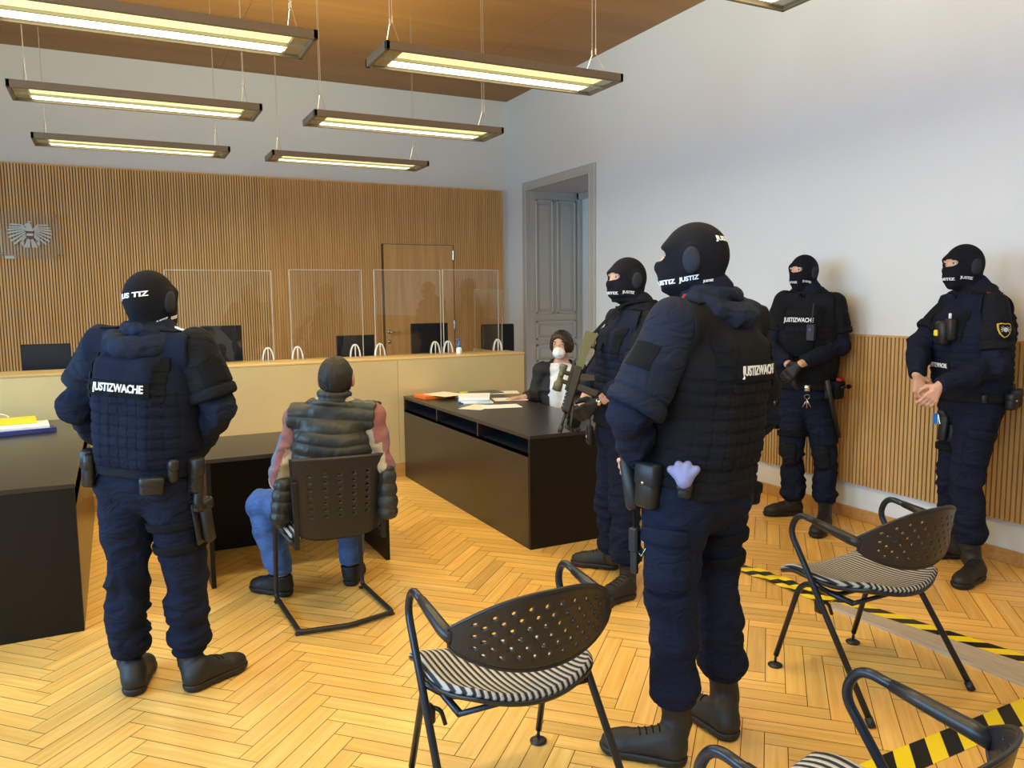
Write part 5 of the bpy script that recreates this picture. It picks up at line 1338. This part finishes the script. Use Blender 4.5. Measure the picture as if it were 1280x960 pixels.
# ================================================================ officer at the wall, half turned to the left
def officer_d():
    J = dict(head=(1005, 338, 0), neck=(1010, 366, .0), shL=(1041, 380, -.10), shR=(983, 378, .10), elL=(1050, 432, -.12), elR=(964, 432, .04), wrL=(1001, 455, -.27), wrR=(986, 456, -.18),
             hipL=(1020, 494, -.04), hipR=(992, 494, .04), knL=(1031, 570, -.07), knR=(990, 566, .0), anL=(1031, 648, -.06), anR=(992, 630, .02))
    g = fig_setup(5.59, J, -134, -121, 1.05, 1.04, dict(L=((1033, 660), (1022, 670)), R=((1004, 643), (955, 645))))
    hands = {'L': hand_prims(g.j['wrL'], -g.x * -.6 + g.f * .2 - UP * .6, -g.f, UP, curl=.35), 'R': hand_prims(g.j['wrR'], -g.x * .3 - UP * .8 + g.f * .2, -g.f, g.f, curl=.35)}
    p = body_mesh(g, 'skin', hands, h=.0065); tagp(p, 'masked officer standing at the wall behind the big officer, white lettering across the chest')
    for q in 'LR': put('glove', Field(.005).mesh(grow(hands[q], .003), k=.012, smooth=1), 'glove black', p)
    jacket(g, p, seed=12, h=.008); trousers(g, p, seed=13, h=.008, zcuff=.12)
    for q in 'LR': boot(g, p, q, h=.006)
    v = vest(g, p, 'vest black', low=.10, h=.007); name_patch(g, v, False, -.12, .24, .06, xo=-.01)
    for q in 'LR': guard(g, p, q, 'guard black', t1=.72, h=.007, patch_dir=(-g.x if q == 'L' else g.x))
    hood(g, p, 'guard black', h=.007, seed=9); balaclava(g, p, [('JUSTIZ', 55, -.082, .018, -.15), ('JUSTIZ', -5, -.086, .018, 0)], h=.006); eyes(g, p)
    belt(g, p, .05, .026)
    T = g.vtree
    def onv(off, z): 
        o_, d_ = g.shm + g.up * z + g.tx * off + g.tf * .5, -g.tf; h_ = T.ray_cast(Vector(tuple(o_)), Vector(tuple(d_))); return np.array(h_[0]) if h_[0] is not None else g.shm + g.up * z + g.tx * off + g.tf * .2
    q_ = onv(-.085, -.20); o = MB(); o.box(q_ + g.tf * .02, (.03, .06, .02), g.R[[0, 2, 1]], bev=.007); r_ = o.build('radio', 'pouch black', p); o = MB(); o.tube([q_ + g.tf * .02 + g.up * .06, q_ + g.tf * .02 + g.up * .20 - g.tx * .01], .0045, 8); o.build('antenna', 'black plastic', r_)
    o = MB(); o.lathe(q_ + g.tf * .04 + g.up * .02, [(.012, 0), (.01, .006)], frame(g.tf), 10); o.build('knob', 'chrome', r_)
    q_ = onv(.0, -.29); o = MB(); o.box(q_ + g.tf * .008, (.10, .085, .014), g.R[[0, 2, 1]], bev=.008); so = o.build('chest_pouch', 'velcro', p); auto_smooth(so, 50)
    pouch(g, p, -78, .10, .12, .06, -.02, m='belt black'); pouch(g, p, -60, .05, .1, .04, -.03); pouch(g, p, 80, .07, .10, .05, -.05)
    pt, d = onbelt(g, -80); o = MB(); o.box(pt + d * .045 + UP * .055, (.03, .012, .018), np.array([nrm(np.cross(UP, d)), UP, d]), bev=.004); o.build('red_pouch_tag', 'emblem red', p)
    o = MB(); a_ = pt + d * .085 + UP * .005; X = nrm(np.cross(UP, d)); o.tube([a_ - X * .07, a_ + X * .03], .011, 12); o.tube([a_ + X * .03, a_ + X * .055], .016, 12); o.build('torch', 'black gloss', p, True)
    o = MB(); pt, d = onbelt(g, -70); a_ = pt + d * .03 + UP * .06 + g.f * .12; b_ = pt + d * .03 - UP * .36 - g.f * .10; o.tube([a_, b_], .0165, 12); o.build('baton', 'black plastic', p, True)
    pt, d = onbelt(g, -22); X = nrm(np.cross(UP, d)); c = pt + d * .012 - UP * .09; o = MB(); o.box(pt + d * .014 - UP * .01, (.02, .022, .006), np.array([X, UP, d]), bev=.003)
    for a_ in (-.5, 0, .45): o.tube([c, c - UP * .06 * math.cos(a_) + X * .06 * math.sin(a_)], .0035, 6)
    o.tube([c + UP * .02 + UP * .017 * math.sin(t) + X * .017 * math.cos(t) for t in np.linspace(0, 2 * math.pi, 14, endpoint=False)], .0022, 6, closed=True); o.build('keys', 'chrome', p, True)
    cargo(g, p, 'L', .60, ang=.3); leg_strap(g, p, 'R', .66, .02); holster(g, p, 'R', .40, pistol=True)
    for q in 'LR':
        k = g.j['kn' + q]; D_ = Decal(); v2, f2 = grid2(.13, .17, 6, 7, .12); D_.add(v2, f2, flatmap(k, nrm(np.cross(UP, g.f)), UP, g.f), g.ttree, 0, .014); D_.build('knee_patch', 'guard black', p, True)
officer_d()

# ================================================================ officer at the right edge with bare folded hands
def officer_e():
    J = dict(head=(1205, 330, 0), neck=(1218, 366, .0), shL=(1241, 387, -.16), shR=(1196, 380, .17), elL=(1243, 456, -.22), elR=(1150, 430, .16), wrL=(1176, 481, -.26), wrR=(1146, 468, -.02),
             hipL=(1222, 512, -.08), hipR=(1203, 510, .09), knL=(1207, 605, -.10), knR=(1190, 600, .08), anL=(1214, 700, -.12), anR=(1196, 682, .10))
    g = fig_setup(4.43, J, -108, -101, 1.05, 1.05, dict(L=((1226, 722), (1194, 738)), R=((1205, 697), (1155, 697))))
    hands = {'L': hand_prims(g.j['wrL'], -RH * .5 - UP * .85 + NH * .15, RH * .2 + NH * .9, -RH * .8 + UP * .3, curl=.45, L=.185), 'R': hand_prims(g.j['wrR'], RH * .22 - UP * .95 - NH * .12, NH * .8 + RH * .4, RH * .9, curl=.35, L=.19)}
    p = body_mesh(g, 'skin', hands, h=.0058); tagp(p, 'masked officer at the right edge, gold sleeve badge and bare hands folded')
    jacket(g, p, seed=22, cuff=-.01); trousers(g, p, seed=23)
    for q in 'LR': boot(g, p, q, m='boot leather')
    v = vest(g, p, 'vest navy', low=.10); name_patch(g, v, False, -.33, .20, .05, xo=-.02)
    o, T, (c, X, Y, n_) = guard(g, p, 'L', 'guard black', t0=-.05, t1=.75, patch_dir=-g.x); guard(g, p, 'R', 'guard black', t1=.72)
    # shield shaped sleeve badge
    D_ = Decal(); sh = [(-.036, .034), (-.018, .037), (0, .034), (.018, .037), (.036, .034), (.035, 0), (.028, -.020), (.014, -.036), (0, -.043), (-.014, -.036), (-.028, -.020), (-.035, 0)]
    def fan(s): V = [(0, 0)] + [(x * s, y * s) for x, y in sh]; return np.array(V), [(0, 1 + (k + 1) % 12, 1 + k) for k in range(12)]
    mp = flatmap(c, X, Y, n_); V2, F2 = fan(1.); D_.add(V2, F2, mp, T, 0, .006, 0); V2, F2 = fan(.84); D_.add(V2, F2, mp, T, 0, .0075, 1)
    v2, f2 = disc2(.011, .013, 14, 1); D_.add(v2, f2, mp, T, 0, .009, 2)
    for s_ in (-1, 1):
        for a_ in (-.5, 0, .5, .95):
            ca, sa = math.cos(a_), math.sin(a_); poly = np.array([(s_ * (.006 * ca) , .006 * sa + .002), (s_ * (.023 * ca - .003 * sa), .023 * sa - .003 * ca), (s_ * (.023 * ca + .003 * sa) , .023 * sa + .004 * ca)]); D_.add(poly, [(0, 1, 2)] if s_ > 0 else [(0, 2, 1)], mp, T, 0, .0088, 2)
    D_.build('sleeve_badge', ['emblem gold', 'velcro', 'letter grey'], o)
    hood(g, p, 'guard black', seed=14); balaclava(g, p, [('JUSTIZ', 62, -.080, .019, -.10), ('JUSTIZ', 4, -.086, .019, 0)], h=.005); eyes(g, p)
    c = g.j['shL'] * .75 + g.j['neck'] * .25 + UP * .1; D_ = Decal(); v2, f2 = grid2(.05, .03, 3, 2); D_.add(v2, f2, flatmap(c, nrm(np.cross(g.f, UP)), g.f, UP), g.jtree, 0, .012); D_.build('rank_slide', 'emblem red', p)
    belt(g, p, .055, .026)
    T = g.vtree
    def onv(off, z): 
        o_, d_ = g.shm + g.up * z + g.tx * off + g.tf * .5, -g.tf; h_ = T.ray_cast(Vector(tuple(o_)), Vector(tuple(d_))); return np.array(h_[0]) if h_[0] is not None else g.shm + g.up * z + g.tx * off + g.tf * .2
    Rv = g.R[[0, 2, 1]]
    q_ = onv(-.06, -.14); o = MB(); o.box(q_ + g.tf * .03, (.04, .065, .032), Rv, bev=.012); b_ = o.build('chest_pouch', 'pouch black', p); auto_smooth(b_, 50); o = MB(); o.box(q_ + g.tf * .066 + g.up * .0 + g.tx * .01, (.014, .017, .007), Rv, bev=.004); o.build('yellow_tag', 'yellow card', b_)
    q_ = onv(-.10, -.12); o = MB(); o.box(q_ + g.tf * .022 - g.tx * .01, (.028, .06, .022), Rv, bev=.008); r_ = o.build('radio', 'pouch black', p); auto_smooth(r_, 50); o = MB(); o.lathe(q_ + g.tf * .022 + g.up * .055, [(.008, 0), (.008, .03), (.006, .034)], frame(g.up), 10); o.build('radio_knob', 'letter white', r_, True)
    pouch(g, p, -115, .06, .09, .05, -.02, stud=True); pouch(g, p, -140, .07, .10, .06, -.01, stud=True); pouch(g, p, -75, .03, .055, .02, .0, flap=False); pouch(g, p, -165, .05, .12, .05, .0)
    holster(g, p, 'R', .26, side=g.f * .9 - g.x * .1); pt, d = onbelt(g, -10); o = MB(); c = pt + d * .06 - UP * .13
    o.box(c, (.012, .03, .004), np.array([nrm(np.cross(UP, d)), UP, d]), bev=.002); kb = o.build('key_fob', 'bottle blue', p); o = MB()
    for a_ in (-.4, .1, .6): o.tube([c + UP * .03 + g.x * -.02, c - UP * .03 * math.cos(a_) - g.x * (.025 + .02 * math.sin(a_))], .003, 6)
    o.build('keys', 'chrome', kb)
    cargo(g, p, 'L', .50, ang=.35, w=.16, hh=.20); leg_strap(g, p, 'R', .55, .02)
    o = MB(); r0 = hands['R']; q = g.j['wrR']
officer_e()
mat('puffer', (38, 41, 40), .5, spec=.5, bump=.1, bscale=120, bdist=.001)
mat('sleeve rose', (142, 94, 94), .85); mat('sleeve grey', (104, 110, 136), .85); mat('sleeve cream', (176, 166, 144), .85)
mat('denim', (58, 88, 140), .8, crease=.4, var=.25, vscale=14, bump=.2, bscale=300, bdist=.001)
mat('sneaker', (24, 25, 30), .6); mat('blazer', (24, 23, 27), .75, bump=.15, bscale=300, bdist=.001); mat('shirt white', (232, 234, 238), .7); mat('mask white', (240, 240, 240), .8)
def hair_cap(g, p, m, grow_=.012, cut=None, low=-.08, h=.005, extra=(), seed=1, amp=.003):
    c, f, u, x, s = g.j['head'], g.hf, g.hu, g.hx, g.s; R = np.array([x, f, u])
    ad = grow(g.headp[:1], grow_) + [(e, 0) for e in extra]
    cuts = cut or [('box', c + f * (.135) * s - u * .055 * s, R, A3(.2, .09, .105), .03), ('box', c + f * .03 * s - u * (.12) * s, R, A3(.2, .055, .105), .02)]
    keeps = [('box', c + u * (low + .25), R, A3(.3, .3, .25), .01)]
    V, F = Field(h).mesh(ad, k=.02, cuts=cuts, keeps=keeps, kc=.012, smooth=1); V = folds(V, F, amp, (60, 60, 24), None, seed=seed)
    return put('hair', (V, F), m, p)
def seated_man():
    J = dict(head=(420, 472, .02), neck=(418, 502, .0), shL=(371, 523, .02), shR=(466, 520, -.02), elL=(350, 596, -.02), elR=(480, 586, -.04), wrL=(352, 606, .22), wrR=(474, 606, .20),
             hipL=(396, 636, .02), hipR=(438, 634, .0), knL=(327, 630, .34), knR=(440, 618, .42), anL=(353, 722, .20), anR=(438, 712, .36))
    g = fig_setup(3.95, J, -14, -6, 1.07, .98, dict(L=((366, 746), (322, 738)), R=((437, 735), 0)))
    hands = {'L': hand_prims(g.j['wrL'], g.f * .8 + g.x * .4 - UP * .2, -UP, g.x, curl=.3), 'R': hand_prims(g.j['wrR'], g.f * .8 - g.x * .4 - UP * .2, -UP, -g.x, curl=.3)}
    p = body_mesh(g, 'skin dark', hands, h=.0058); tagp(p, 'seated man with short black hair, black quilted vest and blue jeans, seen from behind')
    c, R = g.j['head'], np.array([g.hx, g.hf, g.hu])
    hair_cap(g, p, 'hair black', .007, low=-.072, cut=[('box', c + g.hf * .135 - g.hu * .055, R, A3(.2, .09, .105), .03)] + [('ell', c + g.hx * q * .085 - g.hu * .028 + g.hf * .01, R, A3(.036, .036, .050)) for q in (-1, 1)] + [('box', c - g.hu * .135 + g.hf * .02, R, A3(.2, .09, .07), .02)])
    # shirt with patchwork sleeves
    j = g.j; sh = jacket(g, p, m='sleeve cream', slim=.010, seed=31, name='shirt', low=.0)
    me = sh.data; me.materials.append(MATS['sleeve rose']); me.materials.append(MATS['sleeve grey'])
    n = len(me.polygons); C_ = np.zeros(n * 3); me.polygons.foreach_get('center', C_); C_ = C_.reshape(-1, 3) + np.array(p.location); ix = np.zeros(n, np.int32)
    for q in 'LR':
        a, e, w = j['sh' + q], j['el' + q], j['wr' + q]; d = nrm(e - a); t = (C_ - a) @ d / np.linalg.norm(e - a); out = (g.x if q == 'R' else -g.x)
        r = C_ - a; s_ = r @ nrm(out - d * (out @ d)); b_ = r @ NH; m_ = np.abs(r @ g.tx) < .3
        on = (np.linalg.norm(C_ - (a + np.clip(t, 0, 1)[:, None] * (e - a)), axis=1) < .085)
        ix[on & (t < .5) & (s_ > -.02)] = 1; ix[on & (t > .38) & (t < .62) & (s_ > .0) & (b_ > -.03)] = 2; ix[on & (t >= .5) & (s_ > .012)] = 1; ix[on & (t > .3) & (s_ > .047)] = 2
    me.polygons.foreach_set('material_index', ix)
    # quilted vest
    R = g.R; u, f, x = g.up, g.tf, g.tx
    ad = grow(g.torso[:6], .036) + grow(g.torso[6:], .026) + [(('ell', g.hip + x * s_ * .13 + f * .02 - u * .0, R, A3(.11, .13, .12)), 0) for s_ in (-1, 1)] + [(('cone', atD(355, 608, 3.88), atD(352, 645, 3.86), .050, .055), 0), (('cone', atD(484, 590, 3.88), atD(485, 638, 3.86), .040, .048), 0)]
    cuts = [('cone', j['shL'] - x * .045, j['shL'] - x * .05 - u * .13, .068, .062), ('cone', j['shR'] + x * .045, j['shR'] + x * .05 - u * .13, .068, .062), ('cone', j['neck'] + f * .015, j['neck'] + u * .2 + f * .01, .062, .07), ('cone', j['shL'] - x * .08, j['shL'] - x * .25, .09, .09), ('cone', j['shR'] + x * .08, j['shR'] + x * .25, .09, .09),
            ('cone', j['elL'], j['elL'] + (j['wrL'] - j['elL']) * .9, .055, .05), ('cone', j['elR'], j['elR'] + (j['wrR'] - j['elR']) * .9, .055, .05)]
    V, F = Field(.005).mesh(ad, k=.025, cuts=cuts, keeps=[('box', g.shm + u * (-.27 + .02), R, A3(.4, .4, .34), .01)], kc=.012, smooth=1)
    N = normals(V, F); q_ = (V - g.shm) @ u; w_ = vnoise(V, (5, 5, 5)) * .012; ph = ((q_ + w_) / .060) % 1
    V = V + N * (np.sin(np.pi * ph) ** .6 * .010 - .005)[:, None]; V = folds(V, F, .004, (26, 26, 8), np.sin(np.pi * ph), seed=3)
    put('quilted_vest', (V, F), 'puffer', p)
    ad = []; n_ = j['neck']; Nn = 16
    for i in range(Nn):
        P_ = lambda a, z: n_ + x * .070 * math.sin(a) + f * (.068 * math.cos(a)) + u * (z - .012 * max(0, math.cos(a)))
        a0, a1 = 2 * math.pi * i / Nn, 2 * math.pi * (i + 1) / Nn
        for z in (.015, .042): ad.append((('cone', P_(a0, z), P_(a1, z), .017, .017), 0))
    V, F = Field(.005).mesh(ad, k=.008, smooth=1); put('vest_collar', (V, F), 'puffer', p)
    trousers(g, p, m='denim', zcuff=.125, blouse=.064, amp=.008, seed=17)
    for q in 'LR': boot(g, p, q, shaft=.115, m='sneaker', L=.285, name='shoe')
seated_man()

def seated_woman():
    B = atD(700, 520, 6.80); B[2] = 0; f, x = basis(-152)
    W = lambda a, b, z: B + x * a + f * b + UP * z
    J = dict(head=(702, 430, 0), neck=(702, 455, .03), shL=(724, 464, .0), shR=(677, 463, .0), elR=(668, 496, -.02), elL=(733, 500, -.02), wrR=(654, 497, -.10), wrL=(718, 508, -.22),
             hipL=W(-.09, 0, .50), hipR=W(.09, 0, .50), knL=W(-.10, .42, .50), knR=W(.10, .42, .50), anL=W(-.10, .42, .09), anR=W(.10, .42, .09))
    g = fig_setup(6.80, J, -158, -160, 1.06, .90, dict(L=(W(-.10, .36, 0), -158), R=(W(.10, .36, 0), -158)))
    hands = {'R': hand_prims(g.j['wrR'], -RH * .9 - NH * .3, -UP, NH * .5 - RH * .3, curl=.15, L=.17), 'L': hand_prims(g.j['wrL'], -NH * .9 - RH * .2, -UP, -RH, curl=.3, L=.17)}
    p = body_mesh(g, 'skin', hands, h=.0065); tagp(p, 'seated woman with short brown hair, white face mask, white blouse and black blazer')
    c, hf, hu, hx, s = g.j['head'], g.hf, g.hu, g.hx, g.s; R = np.array([hx, hf, hu])
    hair_cap(g, p, 'hair brown', .020, cut=[('ell', c + hf * .110 * s - hu * .046 * s + hx * .010, R, A3(.066, .075, .112)), ('cone', c - hu * .25 - hf * 0, c - hu * .09 + hf * .02, .085, .07)], low=-.078, extra=[('ell', c + hx * q * .066 - hu * .018 - hf * .02, R, A3(.032, .062, .052)) for q in (-1, 1)], seed=5, amp=.004)
    eyes(g, p)
    V, F = Field(.005).mesh([(('ell', c + hf * .080 * s - hu * .066 * s, R, A3(.056, .044, .050)), 0), (('cone', c + hf * .105 * s - hu * .03 * s, c + hf * .118 * s - hu * .075 * s, .010, .012), 0)], k=.03, smooth=1); mk = put('face_mask', (V, F), 'mask white', p)
    o = MB()
    for q in (-1, 1):
        for dz in (-.035, -.085): o.tube([c + hf * .075 * s + hx * q * .045 + hu * dz, c + hf * .035 + hx * q * .07 + hu * (dz * .6 + 0), c + hx * q * .078 - hu * .02], .0018, 6)
    o.build('ear_loop', 'mask white', mk)
    j = g.j; u, tf, tx = g.up, g.tf, g.tx
    V, F = Field(.007).mesh(grow(g.torso, .010) + [(('cone', j['neck'] - UP * .02, j['neck'] + UP * .02, .066, .056), 0)], k=.02, keeps=[('box', g.shm - u * .2, g.R, A3(.3, .3, .27), .01)], smooth=1); V = folds(V, F, .005, (18, 18, 8), None, seed=4); bl = put('blouse', (V, F), 'shirt white', p)
    for q in (-1, 1):
        o = MB(); o.prism([(0, 0), (.055, .02), (.058, -.012), (.012, -.06)], j['neck'] + tf * .085 - UP * .015, tx * q, u, tf, -.004, .004); o.build('collar', 'shirt white', bl)
    # blazer, open in front
    ad = grow(g.torso, .020)
    for q in 'LR': ad += grow(g.arm[q], .014)
    cuts = [('box', g.shm - u * .26 + tf * .2, g.R, A3(.095, .17, .40), .03), ('cone', j['neck'] + tf * .02, j['neck'] + u * .2, .075, .1)]
    for q in 'LR': w_, e_ = j['wr' + q], j['el' + q]; d = nrm(w_ - e_); cuts.append(('box', w_ + d * .08, frame(d), A3(.07, .07, .10), .004))
    V, F = Field(.007).mesh(ad, k=.02, cuts=cuts, keeps=[('box', g.shm - u * .2, g.R, A3(.8, .8, .30), .01)], smooth=1); V = folds(V, F, .007, (11, 11, 14), None, seed=6); put('blazer', (V, F), 'blazer', p)
    trousers(g, p, m='blazer', zcuff=.10, blouse=.06, amp=.006, seed=27)
    for q in 'LR': boot(g, p, q, shaft=.10, m='sneaker', L=.25, name='shoe', laces=False)
    e = empty('office_chair', tuple(B)); tag(e, 'black office chair under the masked woman, hidden behind the right desk', 'chair'); e.rotation_euler = (0, 0, math.atan2(-f[0], f[1]))
    L_ = lambda a, b, z: B + A3(a, b, z)
    o = MB(); o.box(L_(0, .05, .37), (.22, .21, .025), bev=.02); o.build('seat', 'black plastic', e, True); o = MB(); o.box(L_(0, -.20, .60), (.2, .02, .17), bev=.015); o.build('backrest', 'black plastic', e, True)
    for sx in (-1, 1):
        for sy in (-1, 1): o = MB(); o.tube([L_(sx * .19, .03 + sy * .17, 0), L_(sx * .17, .03 + sy * .15, .36)], .012, 8); o.build('leg', 'chair tube', e, True)
seated_woman()
